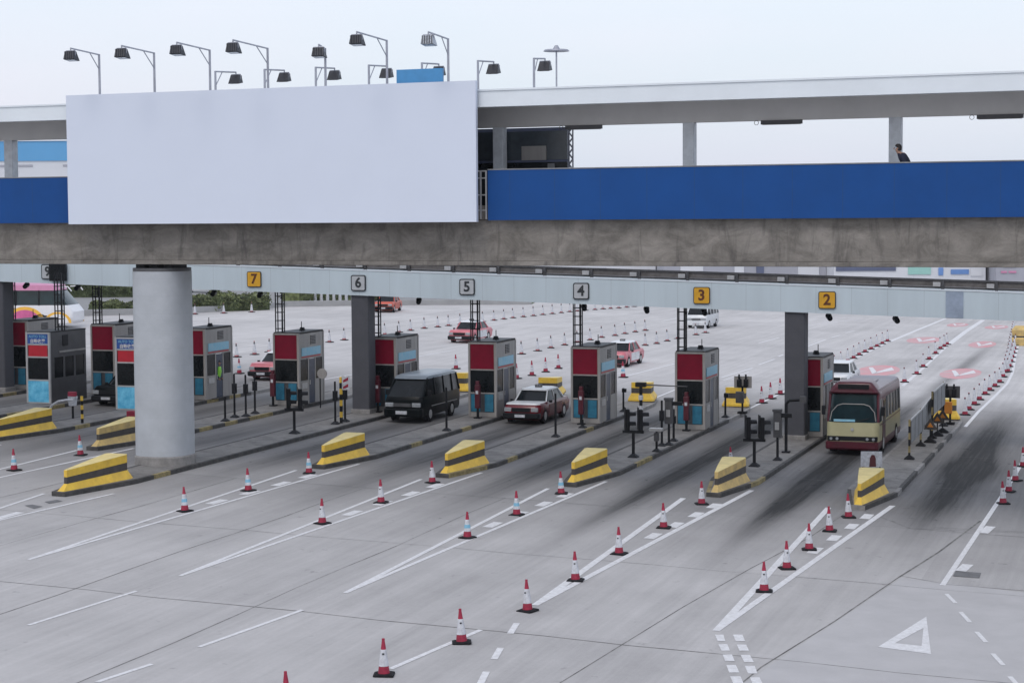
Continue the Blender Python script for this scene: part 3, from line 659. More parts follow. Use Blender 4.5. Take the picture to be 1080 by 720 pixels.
def mast(u, v, h0, lab):
    t = thing('lattice_mast', lab, 'mast', P3(u, v, h0), -AZ, 'lattice masts from booths to gantry'); Z = 6.1-h0; b = MB()
    for x in (-.17, .17):
        for y in (-.12, .12): MB().cyl((x, y, 0), (x, y, Z), .03, n=6).build('upright', 'black', t)
    z = .15
    while z < Z-.1:
        b.cyl((-.17, -.12, z), (.17, -.12, z), .018, n=5); b.cyl((-.17, .12, z), (.17, .12, z), .018, n=5); b.cyl((-.17, -.12, z), (-.17, .12, z), .018, n=5); z += .38
    b.build('lattice', 'black', t)
    MB().box(.06, .12, .02, .08, 0, Z).build('cable_duct', 'dark_steel', t)
MR = {3: 'booth under lane sign three', 4: 'booth under lane sign four', 5: 'booth under lane sign five', 6: 'booth behind the black van', 7: 'booth between the two pillars', 8: 'booth beside the round pillar', 9: 'booth left of the round pillar', 10: 'leftmost maroon booth'}
for k in (3, 4, 5, 6, 7, 8, 9, 10): mast(RK[k]-1.12, 79.2, 3.55, f'dark lattice mast rising from the {MR[k]}')
mast(RK[9]-.75, 75.3, 3.45, 'dark lattice mast above the leftmost blue-topped booth')

# ------------------------------------------------------------------ crash barriers at the island noses
def barrier(name, u, v, length, flip, lab, grp, w_=1.3, worn=False):
    t = thing(name, lab, 'crash barrier', P3(u, v, .0 if not flip else .147), -AZ+(math.pi if flip else 0), grp)
    def ring(z, o):
        hw = w_/2+o*.55; tip = .06+o*.25; k = .5+.12*o/.3
        return [(tip, .35-o*1.25, z), (.06+(hw-.06)*k, length*.5, z), (hw, length-.12, z), (hw-.06, length+o*.3, z), (-hw+.06, length+o*.3, z), (-hw, length-.12, z), (-.06-(hw-.06)*k, length*.5, z), (-tip, .35-o*1.25, z)]
    ring0 = ring
    def ring(z, o): return [(x, y, z*(.79+.17*max(0, min(1, y/length)))) for x, y, z in ring0(z, o)]
    y = 'yellow_dirty' if worn else 'yellow'
    MB().rings([ring(.0, .315), ring(.045, .31)], cap=(True, False)).build('skirt', 'stripe_black', t)
    MB().rings([ring(.045, .308), ring(.14, .30), ring(.40, .04), ring(.44, .006)], cap=(False, False)).build('foot_band', y, t)
    MB().rings([ring(.44, .003), ring(.71, .0)], cap=(False, False)).build('stripe', 'stripe_black', t)
    MB().rings([ring(.71, .004), ring(.99, .0)], cap=(False, False)).build('top_band', y, t)
    MB().rings([ring(.989, .0), ring(1.0, -.01)], cap=(False, True)).build('lid', 'yellow_pale', t)
    return t
NL = {1: 'yellow and black crash barrier on the island nose in front of the minibus', 2: 'yellow and black crash barrier on the nose left of the minibus lane', 3: 'yellow and black crash barrier on the nose third from the right', 4: 'yellow and black crash barrier on the nose in front of the taxi lane',
      5: 'yellow and black crash barrier on the nose just right of the big round pillar', 6: 'long yellow and black crash barrier in front of the big round pillar', 7: 'worn yellow and black crash barrier half hidden by the round pillar', 8: 'yellow and black crash barrier at the left edge of the photo'}
for k in range(1, 9): barrier('crash_barrier', RK[k]-.86, NV[k]-.0, 3.3 if k not in (6, 8) else 3.6, False, NL[k], 'barriers on the near island noses', worn=k in (2, 7), w_=.86)
for k, lab in ((1, 'yellow and black barrier behind the fence panels beyond the minibus'), (3, 'yellow and black far barrier right of the booth under sign three'), (4, 'yellow and black far barrier right of the booth under sign four'), (5, 'yellow and black barrier just behind the taxi at the booths'), (6, 'yellow and black barrier just behind the black van')):
    barrier('crash_barrier', RK[k]-.86, 91.6 if k != 1 else 91.2, 2.7, True, lab, 'barriers on the far island ends', w_=1.0)

# ------------------------------------------------------------------ cones
CONE0 = None
def cone(u, v, lab, grp, sc=1.0, rz=0, kind=0):
    global CONES
    key = kind
    if key not in CONES:
        t = thing('traffic_cone', lab, 'traffic cone', P3(u, v), -AZ, grp)
        b = MB(); b.rings([rrect(.215, -.215, .215, .0, .05), rrect(.215, -.215, .215, .03, .05), rrect(.17, -.17, .17, .05, .05)]).build('base', 'rubber', t)
        r = lambda z: .125-(z-.05)/.72*.10
        def c(z0, z1, e=0, n=14): return MB().cyl((0, 0, z0), (0, 0, z1), r(z0)+e, r(z1)+e, n, True)
        red = 'cone_red_faded' if kind == 2 else 'cone_red'
        z0, z1 = (.12, .60) if kind == 2 else (.17, .69) if kind == 3 else (.20, .545)
        c(.045, z0).build('foot_band', red, t, smooth=True)
        c(z0, z1, .003).build('sleeve', 'cone_white', t, smooth=True)
        if kind == 1: c(.30, .40, .006).build('reflector', 'cone_blue', t, smooth=True)
        if kind == 0:
            b = MB(); b.box(-.022, .022, -.078, -.062, .44, .475); b.build('printed_mark', 'digit_dark', t)
        b = c(z1, .74, .0); b.build('tip', red if kind < 2 else 'black' if kind == 3 else 'dark_steel', t, smooth=True)
        MB().cyl((0, 0, .74), (0, 0, .77), .034, .03, 10).build('cap', red, t)
        CONES[key] = t
    else: t = dup(CONES[key], P3(u, v), -AZ, lab, grp)
    t.scale = (sc,)*3; t.rotation_euler = (rr.uniform(-.02, .02), rr.uniform(-.02, .02)-SL, -AZ+rz)
    return t
CONES = {}
rr = random.Random(3)
near = {'in the leftmost row': [(15, 498), (85, 482)],
        'in the row ending right of the round pillar': [(195, 541), (262, 519.5), (326, 501)],
        'in the row of three pointing at the van': [(340, 554), (402, 532), (456, 511)],
        'in the row of three pointing at the taxi': [(493, 569), (545, 545), (592, 522.5)],
        'in the long row crossing the middle': [(405, 713.5), (487, 679.5), (556.5, 646), (607, 614), (653, 586), (700, 558.5), (740, 533.5)],
        'in the row pointing at the minibus': [(806, 625.5), (830, 601.5), (853.5, 581.5), (875, 562), (895, 547.5)],
        'in the line at the right edge': [(1058, 533), (1064, 520.5), (1071, 509), (1079, 494)],
        }
rr = random.Random(3)
for row, pts in near.items():
    for i, (x, y) in enumerate(pts):
        bl = (x, y) in [(195, 541), (262, 519.5), (493, 569), (545, 545), (592, 522.5), (15, 498), (85, 482), (326, 501)]
        u, v = uv(x, y-2); cone(u, v, f'red and white cone, {ordn(i+1)} from front {row}', 'traffic cones on the near side of the booths', 1.0, rr.uniform(-.5, .5), 1 if bl else 0)
cone(*uv(303, 749), 'red and white traffic cone whose tip shows at the bottom edge', 'traffic cones on the near side of the booths')
cone(*uv(771, 490), 'red and white traffic cone just behind the crash barrier second from right', 'traffic cones on the near side of the booths', .9)
def interp(pts, n):
    U = [uv(*p) for p in pts]; L_ = [0]
    for a, c in zip(U[:-1], U[1:]): L_.append(L_[-1]+math.hypot(c[0]-a[0], c[1]-a[1]))
    o = []
    for i in range(n):
        t = L_[-1]*i/(n-1); j = 0
        while j < len(L_)-2 and L_[j+1] < t: j += 1
        f_ = (t-L_[j])/(L_[j+1]-L_[j]); o.append((U[j][0]*(1-f_)+U[j+1][0]*f_, U[j][1]*(1-f_)+U[j+1][1]*f_))
    return o
farrows = [
    ('of the longest far row', [uv(*p) for p in ((249.7, 376.6), (268.5, 374), (284, 371.3), (347.5, 361), (363, 358.7), (378, 356.8), (391, 355), (406, 353), (421, 350.6), (433, 348.6), (447.4, 346.4), (461.7, 345), (473, 343.6), (485.5, 342), (497, 340.6), (509, 339.3), (521, 338), (531.4, 336.7), (541, 335.4), (552, 334.3), (562.6, 333.2), (572.5, 332), (582.5, 331), (592, 330), (601, 329), (609, 328.3), (617.5, 327.4), (627.5, 326.7), (636, 326), (644, 325.5), (652.5, 325), (661, 324.2), (669, 323.5))], 2),
    ('of the short row behind the waiting taxi', [uv(*p) for p in ((545, 399.3), (561, 396), (575.5, 392.3), (589, 388.6))], 0),
    ('of the row between two far taxis', [uv(*p) for p in ((550, 373.5), (567, 370.2), (581, 367), (595.5, 364), (609, 361.3), (622.5, 358.7), (634.5, 356), (648.7, 354), (659, 352), (670, 350.2), (680.5, 348.6))], 2),
    ('of the row beside the white van', [uv(*p) for p in ((680.5, 364.3), (692.6, 362.4), (703.7, 359.7), (714.8, 357.2), (734, 353.2), (744, 351))], 2),
    ('of the row left of the minibus pillar', [uv(*p) for p in ((803.5, 425), (813, 420.5), (823, 415.8), (833, 411))], 0),
    ('of the row above the white car', interp(((880, 389), (896, 380.5), (909, 373), (922.5, 366.7), (936, 360)), 10), 3),
    ('of the row above the minibus roof', [uv(*p) for p in ((954, 403), (966.8, 394.6), (973.7, 387), (980, 379), (986.7, 373), (991.8, 368), (996, 365.4), (999, 363.3))], 3),
    ('of the curving row behind the fence panels', [uv(*p) for p in ((1017.8, 437.5), (1022, 432), (1027.8, 426.7), (1033, 421.5), (1039, 416), (1044, 411.7), (1049.4, 407.6), (1054.4, 403.3))] + interp(((1058, 397.5), (1061, 388), (1064, 377), (1066, 365), (1067.5, 355), (1069.5, 347)), 15), 3),
    ('of the outer dense row at upper right', interp(((1063, 392), (1067, 380), (1070, 368), (1073, 357)), 9), 3),
    ('of the three beside the hedge', [uv(*p) for p in ((205.7, 331.5), (236, 330.5), (265.4, 329.3))], 2)]
for row, pts, kd in farrows:
    for i, (u, v) in enumerate(pts):
        cone(u, v, f'small distant cone, {ordn(i+1)} from the near end {row}', 'traffic cones beyond the booths', 1.12, rr.uniform(-.4, .4), kd)
cone(*uv(657.3, 398), 'lone traffic cone on the lane marking behind the booth under sign four', 'traffic cones beyond the booths', 1.2, 0, 1)
cone(*uv(252.5, 394), 'traffic cone with a dark base just right of the booth with the attendant', 'traffic cones beyond the booths', 1.1, 0, 1)
cone(*uv(481, 389), 'traffic cone standing just beyond the roof of the black van', 'traffic cones beyond the booths', 1.1)

# ------------------------------------------------------------------ island equipment
def at(x, y, h=.147): u, v = uv(x, y, h); return P3(u, v, h)
def signal_stand(x, y, lab):
    t = thing('signal_stand', lab, 'signal light', at(x, y), -AZ, 'twin signal stands on the islands')
    MB().rings([rrect(.2, -.2, .2, 0, .04), rrect(.19, -.19, .19, .03, .04), rrect(.07, -.07, .07, .14, .03)]).build('base', 'black', t)
    MB().cyl((0, 0, .1), (0, 0, 1.0), .06, n=10).build('post', 'black', t)
    MB().box(-.42, .42, -.05, .05, .93, 1.04).build('crossbar', 'black', t, bevel=.01)
    for s0_ in (-.26, .26):
        s = 0
        h = MB().box(s-.14, s+.14, -.06, .1, 1.043, 1.85).build('signal_head', 'black', t, bevel=.02); h.location = (s0_, 0, 0); h.rotation_euler = (0, 0, -1.15)
        MB().box(s-.19, s+.19, -.075, -.063, 1.05, 1.93).build('backboard', 'black', h)
        for z in (1.25, 1.62):
            b = MB()
            for q in range(8):
                a0 = math.pi*q/8-.2; a1 = math.pi*(q+1)/8-.2+ (.4 if q == 7 else 0)
                r = .13; b.face([(s+r*math.cos(a0), .1, z+r*math.sin(a0)), (s+r*math.cos(a1), .1, z+r*math.sin(a1)), (s+r*math.cos(a1), .34, z+r*.9*math.sin(a1)), (s+r*math.cos(a0), .34, z+r*.9*math.sin(a0))])
            b.build('visor', 'black', h)
        b = MB()
        for z in (1.25, 1.62): b.cyl((s, .1, z), (s, .115, z), .11, n=14)
        b.build('lens', 'glass_dark', h)
signal_stand(310.5, 457, 'black twin-headed signal stand in front of the booth between the pillars')
signal_stand(668, 482, 'black twin-headed signal stand left of the booth under lane sign three')
signal_stand(795.5, 491.5, 'black twin-headed signal stand left of the pillar by the minibus')
def post(x, y, hpx, lab, style='plain', r=.05):
    P = at(x, y); D = (P-Vector((0, 0, H))).dot(FW); hh = hpx*D/F
    t = thing('equipment_post', lab, 'post', P, -AZ, 'slim posts on the toll islands')
    mm = 'black'
    MB().rings([rrect(.17, -.17, .17, 0, .03), rrect(.16, -.16, .16, .03, .03), rrect(r*1.2, -r*1.2, r*1.2, .12, r*.5)]).build('base', mm, t)
    MB().cyl((0, 0, .1), (0, 0, hh), r, r*.85, 10).build('shaft', mm, t)
    if style == 'box': MB().box(-.09, .09, -.07, .09, hh*.55, hh*.78).build('housing', 'black', t, bevel=.01)
    if style == 'lamp': MB().box(-.06, .14, -.07, .07, hh*.82, hh*.98).build('lamp_head', 'black', t, bevel=.01)
    if style == 'machine':
        MB().box(-.15, .15, -.12, .14, hh*.45, hh*.95).build('housing', 'dark_steel', t, bevel=.02)
        MB().box(-.18, .16, -.15, .15, hh*.95, hh*1.0).build('hood', 'dark_steel', t, bevel=.01); MB().box(.1, .55, -.05, .05, hh*.84, hh*.92).build('arm', 'black', t)
        MB().box(-.08, .08, -.15, -.122, hh*.6, hh*.75).build('panel', 'steel_light', t)
    if style == 'kiosk':
        MB().box(-.28, .24, -.13, .13, hh*.86, hh).build('reader', 'steel_light', t, bevel=.02); MB().box(-.09, .09, -.09, .09, hh*.45, hh*.8).build('housing', 'dark_steel', t)
for a in ((353.7, 447, 45, 'thin black post immediately left of the pillar by the van', 'box'), (364, 444.5, 43, 'thick black post touching the left side of the pillar by the van', 'box'), (471, 454, 46, 'thin black post in front of the black van', 'plain'), (586, 460.5, 46, 'thin black post in front of the taxi doors', 'plain'),
          (657.5, 434, 25, 'short thin post right of the booth under lane sign four', 'lamp'), (765, 440, 26, 'short thin post right of the booth under lane sign three', 'lamp'), (698, 470, 48, 'black post left of the booth under lane sign three', 'box'), (705.5, 469, 50, 'tall black payment machine post beside the booth under lane sign three', 'machine'), (710.5, 465, 34, 'black cable post tucked behind the payment machine post', 'box'),
          (692.5, 476, 25, 'low card reader post with a pale hood behind the middle signal stand', 'kiosk'), (820, 485, 54, 'black post with a tangle of cables left of the pillar by the minibus', 'machine'), (237.5, 444, 26, 'low thin post in front of the attendant', 'plain'), (247.5, 440, 46, 'black post with bundled cables right of the attendant booth', 'box'), (259.4, 439, 44, 'bare black post, middle of three right of the attendant booth', 'box'), (269, 436, 44, 'black post with a mesh box, right of the three by the attendant booth', 'box'), (614.5, 451, 9, 'low dark stub post at the foot of the booth under sign four', 'plain')): post(*a)
def redpost(k):
    t = thing('red_post', {2: 'red post in front of the booth beside the minibus', 3: 'red post in front of the booth under lane sign three', 4: 'red post in front of the booth under lane sign four', 5: 'red post in front of the booth between van and taxi', 6: 'red post in front of the booth behind the black van', 7: 'red post in front of the booth between the pillars'}[k], 'red post', P3(RK[k]-.72-(.4 if k == 7 else 0), 78.35, .147), -AZ, 'red posts at the booth windows')
    MB().cyl((0, 0, 0), (0, 0, .5), .06, n=10).build('stem', 'black', t); MB().box(-.15, .15, -.15, .15, 0, .06).build('base', 'black', t)
    MB().box(-.12, .12, -.1, .1, .45, 1.5).build('casing', 'bus_maroon', t, bevel=.03); MB().box(-.08, .08, -.08, .08, 1.503, 1.68).build('head', 'bus_maroon', t, bevel=.02)
    MB().box(-.06, .06, -.112, -.102, 1.1, 1.25).build('label_plate', 'cone_white', t)
for k in (2, 3, 4, 5, 6, 7): redpost(k)
# barrier boom at the end of island four
def boom(x, y, lab, length, hh=1.9):
    t = thing('boom_gate', lab, 'boom gate', at(x, y), -AZ)
    MB().cyl((0, 0, 0), (0, 0, hh), .07, n=10).build('post', 'black', t)
    b = MB()
    for q in range(3): b.cyl((0, 0, .5+q*.45), (0, 0, .7+q*.45), .10, n=10)
    b.build('bands', 'cone_white', t); MB().box(-.22, .22, -.14, .14, hh, hh+.2).build('motor', 'black', t, bevel=.02)
    MB().cyl((.1, 0, hh+.1), (length, .1, hh+.05), .035, .02, 8).build('boom_arm', 'dark_steel', t)
boom(676, 456, 'striped post with a thin boom arm reaching to the booth under sign three', 2.0, 1.95)
# pipe bracket on the minibus pillar
t = thing('pipe_stand', 'bent black pipe fixed in front of the pillar beside the minibus', 'pipe', at(829, 477), -AZ)
MB().tube([(0, 0, 0), (0, 0, 1.95), (.12, 0, 2.08), (.75, 0, 2.12)], .06, 10).build('pipe', 'black', t); MB().box(.55, .8, -.1, .1, 2.0, 2.25).build('junction_box', 'dark_steel', t); MB().box(-.15, .15, -.15, .15, 0, .06).build('base', 'black', t)
# black and yellow post with arched pipe on island 9
t = thing('striped_post', 'black and yellow banded post on the island left of the round pillar', 'post', at(86.8, 446), -AZ)
b = MB(); bb = MB()
for q in range(6): (b if q % 2 else bb).cyl((0, 0, q*.19), (0, 0, q*.19+.19), .06, n=10)
b.build('yellow_stripe', 'yellow', t); bb.build('black_stripe', 'black', t)
t = thing('arched_pipe', 'arched white pipe rising from behind the leftmost crash barrier', 'pipe', at(50, 442), -AZ)
MB().tube([(0, 0, 0), (.06, 0, .35), (.25, 0, .62), (.55, 0, .78), (.95, 0, .85), (1.3, 0, .86)], .05, 8).build('pipe', 'cone_white', t); MB().box(-.14, .14, -.14, .14, 0, .5).build('base_block', 'black', t)
t = thing('warning_lamp', 'red and white warning lamp beside the leftmost dark booth', 'lamp', at(77, 441), -AZ)
MB().cyl((0, 0, 0), (0, 0, .6), .05, n=8).build('stem', 'black', t); MB().cyl((0, 0, .55), (0, 0, .95), .17, .22, 12).build('reflector', 'cone_white', t); MB().box(-.2, .18, -.08, .08, .953, 1.15).build('lamp_body', 'cone_red', t, bevel=.03)
t = thing('red_box', 'small red box on the ground against the round pillar', 'box', at(139.5, 441), -AZ)
MB().box(-.2, .35, -.15, .15, .05, .32).build('body', 'cone_red', t, bevel=.02); MB().box(-.22, .37, -.17, .17, 0, .05).build('foot', 'stripe_black', t)
# round mirror and arrow board
t = thing('traffic_mirror', 'round grey mirror sticking out behind the booth between the pillars', 'mirror', at(338, 430), -AZ)
MB().cyl((0, 0, 0), (0, 0, 1.6), .03, n=8).build('post', 'black', t); MB().cyl((.12, 0, 1.6), (.12, -.06, 1.6), .24, n=20).build('disc', 'steel', t)
t = thing('arrow_board', 'white board with red chevrons on a yellow and black post left of the pillar', 'sign', at(360, 446), -AZ)
b = MB(); bb = MB()
for q in range(8): (b if q % 2 else bb).box(-.05, .05, -.05, .05, q*.25, q*.25+.25)
b.build('yellow_stripe', 'yellow', t); bb.build('black_stripe', 'black', t)
MB().box(.06, .42, -.03, 0, 1.45, 2.05).build('board', 'cone_white', t)
b = MB()
for z in (1.48, 1.76): b.addf([(.12, -.035, z), (.36, -.035, z+.10), (.36, -.035, z+.24), (.12, -.035, z+.11)], [(0, 1, 2, 3)])
b.build('chevrons', 'cone_red', t)
# ---- island one: fence panels, boards, triangle stands
def fence_panel(x0, y0, x1, y1, hb, ht, lab, mm='panel_grey', posts=2):
    a = at(x0, y0); c = at(x1, y1); d = c-a; ln = math.hypot(d.x, d.y); t = thing('fence_panel', lab, 'fence', a, math.atan2(d.y, d.x), 'grey panels on the rightmost island')
    for i in range(posts):
        x = ln*i/(posts-1); b = MB(); bb = MB()
        for q in range(6): (b if q % 2 else bb).box(x-.04, x+.04, -.04, .04, q*ht/6, (q+1)*ht/6)
        b.build('yellow_stripe', 'kerb_yellow', t); bb.build('post', 'black', t)
        MB().rings([rrect(.2, -.2, .2, 0, .04, cx=x), rrect(.18, -.18, .18, .05, .04, cx=x), rrect(.05, -.05, .05, .16, .02, cx=x)]).build('base', 'rubber', t)
    n = 3
    for i in range(n): MB().box(ln*i/n+.05, ln*(i+1)/n-.05, -.065, -.045, hb, ht-.05).build('panel', mm, t)
    for i in range(n+1): MB().box(ln*i/n-.03, ln*i/n+.03, -.07, -.035, hb-.03, ht-.05).build('mullion', 'stripe_black', t)
    MB().box(-.03, ln+.03, -.07, -.04, ht-.047, ht+.02).build('top_rail', 'steel_light', t)
fence_panel(959, 484, 971, 470, .62, 1.55, 'nearest grey fence panel on the rightmost island')
fence_panel(971, 470, 983, 452.5, .62, 1.55, 'second grey fence panel on the rightmost island')
fence_panel(983, 462, 995, 449, 1.0, 2.0, 'tall grey board behind the fence panels, right of the minibus')
t = thing('notice_board', 'pale board with a dark red figure behind the rightmost crash barrier', 'board', at(919, 505), -AZ+.25)
MB().box(-.38, .38, -.02, .02, .45, 1.0).build('board', 'cone_white', t); MB().box(-.33, -.28, .021, .06, 0, .9).build('post', 'black', t); MB().box(.28, .33, .021, .06, 0, .9).build('post', 'black', t)
b = MB(); b.prism([(-.08, .45), (.16, .45), (.15, .75), (.10, .88), (.0, .88), (-.06, .75)], 0, .01)
b.v = [(x, -.024-z, y) for x, y, z in b.v]; b.build('figure', 'poster_figure', t)
def tri_stand(x, y, lab):
    t = thing('warning_triangle', lab, 'warning triangle', at(x, y), -AZ, 'dark warning triangles on the rightmost island')
    for nm, s, mm, yy in (('triangle', .32, 'stripe_black', 0), ('centre', .13, 'orange', -.012)):
        b = MB(); b.prism([(-s, .0+.1*(nm == 'centre')), (s, .0+.1*(nm == 'centre')), (0, s*1.5+.1*(nm == 'centre'))], 0, .02); b.v = [(x_, yy-z, .55+y_) for x_, y_, z in b.v]; b.build(nm, mm, t)
    MB().cyl((0, .03, 0), (0, .03, .7), .03, n=8).build('stem', 'black', t); MB().rings([rrect(.26, -.2, .2, 0, .04), rrect(.24, -.18, .18, .06, .04), rrect(.05, -.05, .05, .2, .02)]).build('base', 'rubber', t)
tri_stand(981, 466.5, 'nearest dark triangular warning stand beside the fence panels'); tri_stand(988.5, 459.5, 'middle dark triangular warning stand beside the fence panels'); tri_stand(994, 456, 'farthest dark triangular warning stand, right of the tall board')
def blinker(x, y, lab, k=0):
    t = thing('signal_cluster', lab, 'signal light', at(x, y), -AZ, 'signal clusters in front of far barriers')
    MB().cyl((0, 0, 0), (0, 0, 1.3), .05, n=8).build('post', 'black', t)
    for s in (-.16, .16):
        MB().box(s-.1, s+.1, -.08, .12, 1.25, 1.62).build('signal_head', 'black', t, bevel=.03); MB().cyl((s, 0, 1.62), (s, 0, 1.85), .05, .04, 8).build('beacon', 'black', t)
    MB().box(-.42, .42, .1, .12, 1.2, 1.75).build('backboard', 'dark_steel' if k else 'steel', t); MB().box(-.2, .2, -.2, .2, 0, .1).build('base', 'rubber', t)
    MB().box(-.3, .1, -.16, -.06, .5, 1.05).build('equipment_box', 'orange' if k else 'dark_steel', t, bevel=.03)
blinker(1002, 447.5, 'pair of signal lamps in front of the barrier beyond the fence panels', 1); blinker(783, 436, 'pair of signal lamps in front of the barrier right of the booth under sign three')
t = thing('yellow_drum', 'yellow rounded barrier at the upper right edge under the gantry', 'barrier', at(1077, 364, 0), -AZ)
MB().rings([rrect(.8, -.7, .7, 0, .4), rrect(.8, -.7, .7, .5, .4), rrect(.62, -.55, .55, .62, .35), rrect(.7, -.6, .6, 1.15, .35), rrect(.45, -.35, .35, 1.45, .25)]).build('body', 'yellow_dirty', t, smooth=True); MB().rings([rrect(.64, -.57, .57, .6, .35), rrect(.64, -.57, .57, .72, .35)]).build('band', 'stripe_black', t)

# ------------------------------------------------------------------ vehicles (front towards -y)
def wheels(t, xs, ys, r=.31, wd=.2):
    for y in ys:
        for s in (-1, 1):
            x = s*xs
            wh = MB().cyl((x-s*wd, y, r), (x+s*.01, y, r), r, n=20).build('wheel', 'rubber', t, smooth=True)
            MB().cyl((x+s*.011, y, r), (x+s*.02, y, r), r*.6, r*.5, 14).build('rim', 'steel_light', wh)
            MB().cyl((x-s*wd*.9, y, r+.03), (x-s*.004, y, r+.03), r*1.17, n=20).build('wheel_arch', 'black', t)
def sedan(lab, loc, rz, body='taxi_red', roof='silver_paint', grp='taxis', taxi=True, door=None, bonnet=None):
    t = thing('taxi' if taxi else 'parked_car', lab, 'taxi' if taxi else 'car', loc, rz, grp)
    hw = .85
    R = [rrect(.78, -2.2, 2.2, .20, .2, bow=.05), rrect(.845, -2.3, 2.3, .34, .22, bow=.06), rrect(.85, -2.32, 2.32, .6, .22, bow=.06), rrect(.835, -2.25, 2.28, .80, .22, bow=.06), rrect(.79, -2.12, 2.2, .90, .2, bow=.05)]
    MB().rings(R).build('body', body, t, smooth=True)
    MB().rings([rrect(.775, -1.05, 1.55, .885, .2, bow=.1), rrect(.63, -.42, 1.02, 1.36, .15, bow=.05)]).build('windows', 'glass_dark', t, smooth=True)
    MB().rings([rrect(.645, -.5, 1.06, 1.35, .16, bow=.06), rrect(.63, -.45, 1.03, 1.41, .16, bow=.05), rrect(.5, -.3, .9, 1.445, .14, bow=.04)]).build('roof', roof, t, smooth=True)
    b = MB()
    for s in (-1, 1):
        b.cyl((s*.735, -.98, .89), (s*.615, -.42, 1.37), .035, .03, 6); b.cyl((s*.74, 1.5, .89), (s*.61, .98, 1.37), .07, .05, 6); b.cyl((s*.775, .15, .89), (s*.64, .2, 1.37), .035, .03, 6)
    b.build('window_frame', roof if roof == 'silver_paint' else body, t)
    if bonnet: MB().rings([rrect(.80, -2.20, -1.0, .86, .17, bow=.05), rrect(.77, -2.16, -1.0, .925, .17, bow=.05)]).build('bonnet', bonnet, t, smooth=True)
    for s in (-1, 1):
        for y0, y1 in ((-.85, .12), (.16, 1.05)):
            x0, x1 = (.848, .858) if s > 0 else (-.858, -.848)
            d = MB().box(x0, x1, y0, y1, .3, .78).build('door', door or body, t); MB().box(x0*1.001+ (.01 if s > 0 else -.01), x1*1.001+(.01 if s > 0 else -.01), y1-.2, y1-.06, .68, .71).build('handle', 'dark_steel', d)
        MB().box(s*.92-.07, s*.92+.07, -.92, -.82, .86, .98).build('wing_mirror', 'black', t, bevel=.02)
        MB().box(s*.62-.16, s*.62+.16, -2.352, -2.25, .56, .74).build('headlight', 'lens', t, bevel=.02)
        MB().box(s*.66-.14, s*.66+.14, 2.25, 2.335, .56, .74).build('tail_light', 'cone_red', t)
    MB().box(-.42, .42, -2.39, -2.28, .56, .73).build('grille', 'black', t)
    MB().rings([rrect(.84, -2.40, -2.0, .24, .12, bow=.05), rrect(.86, -2.45, -2.0, .3, .12, bow=.05), rrect(.86, -2.45, -2.0, .46, .12, bow=.05), rrect(.84, -2.40, -2.0, .5, .12, bow=.05)]).build('bumper', 'black', t)
    MB().box(-.24, .24, -2.53, -2.51, .33, .45).build('number_plate', 'cone_white', t)
    if taxi:
        rs = MB().box(-.16, .16, .12, .3, 1.447, 1.57).build('roof_sign', 'dark_steel', t, bevel=.02)
        text_mesh('lettering', 'TAXI', .12, 'cone_white', rs, (0, .115, 1.51), thick=.003)
    wheels(t, .85, (-1.45, 1.35))
    return t
BUMPER_Y = 2.45
def veh(u, v, rz=0): return P3(u, v+2.45), -AZ+rz
sedan('red taxi with a silver roof waiting between two booths in the middle', *veh(-26.45, 78.2), bonnet='silver_paint')  # silver bonnet paints the sky's reflection onto a red hood
sedan('red and white taxi far behind the booth under lane sign five', *veh(-45.5, 121.3), body='taxi_far', door='white_car', roof='white_car')
sedan('red and silver taxi beyond the booth under lane sign four', *veh(-30.9, 108.5), body='taxi_far', door='white_car', roof='white_car')
sedan('red taxi with pale bonnet behind the booth between the two pillars', *veh(-45.15, 90.2), body='taxi_far', bonnet='taxi_far')
sedan('black car nosing out between the two blue-topped booths', *veh(-45.75, 75.5), body='van_black', roof='van_black', grp='cars', taxi=False)
sedan('orange-red car far behind the pillar beside the black van', *veh(-64.0, 150.5, .2), body='orange_red', roof='white_car', grp='cars', taxi=False)
sedan('white car half hidden behind the booth beside the minibus', *veh(-16.35, 101.0), body='white_car', roof='white_car', grp='cars', taxi=False)
sedan('white car on the road beyond the far hedge, left of lane sign seven', P3(*uv(215, 308.5)), -AZ-1.2, body='white_car', roof='white_car', grp='cars', taxi=False)

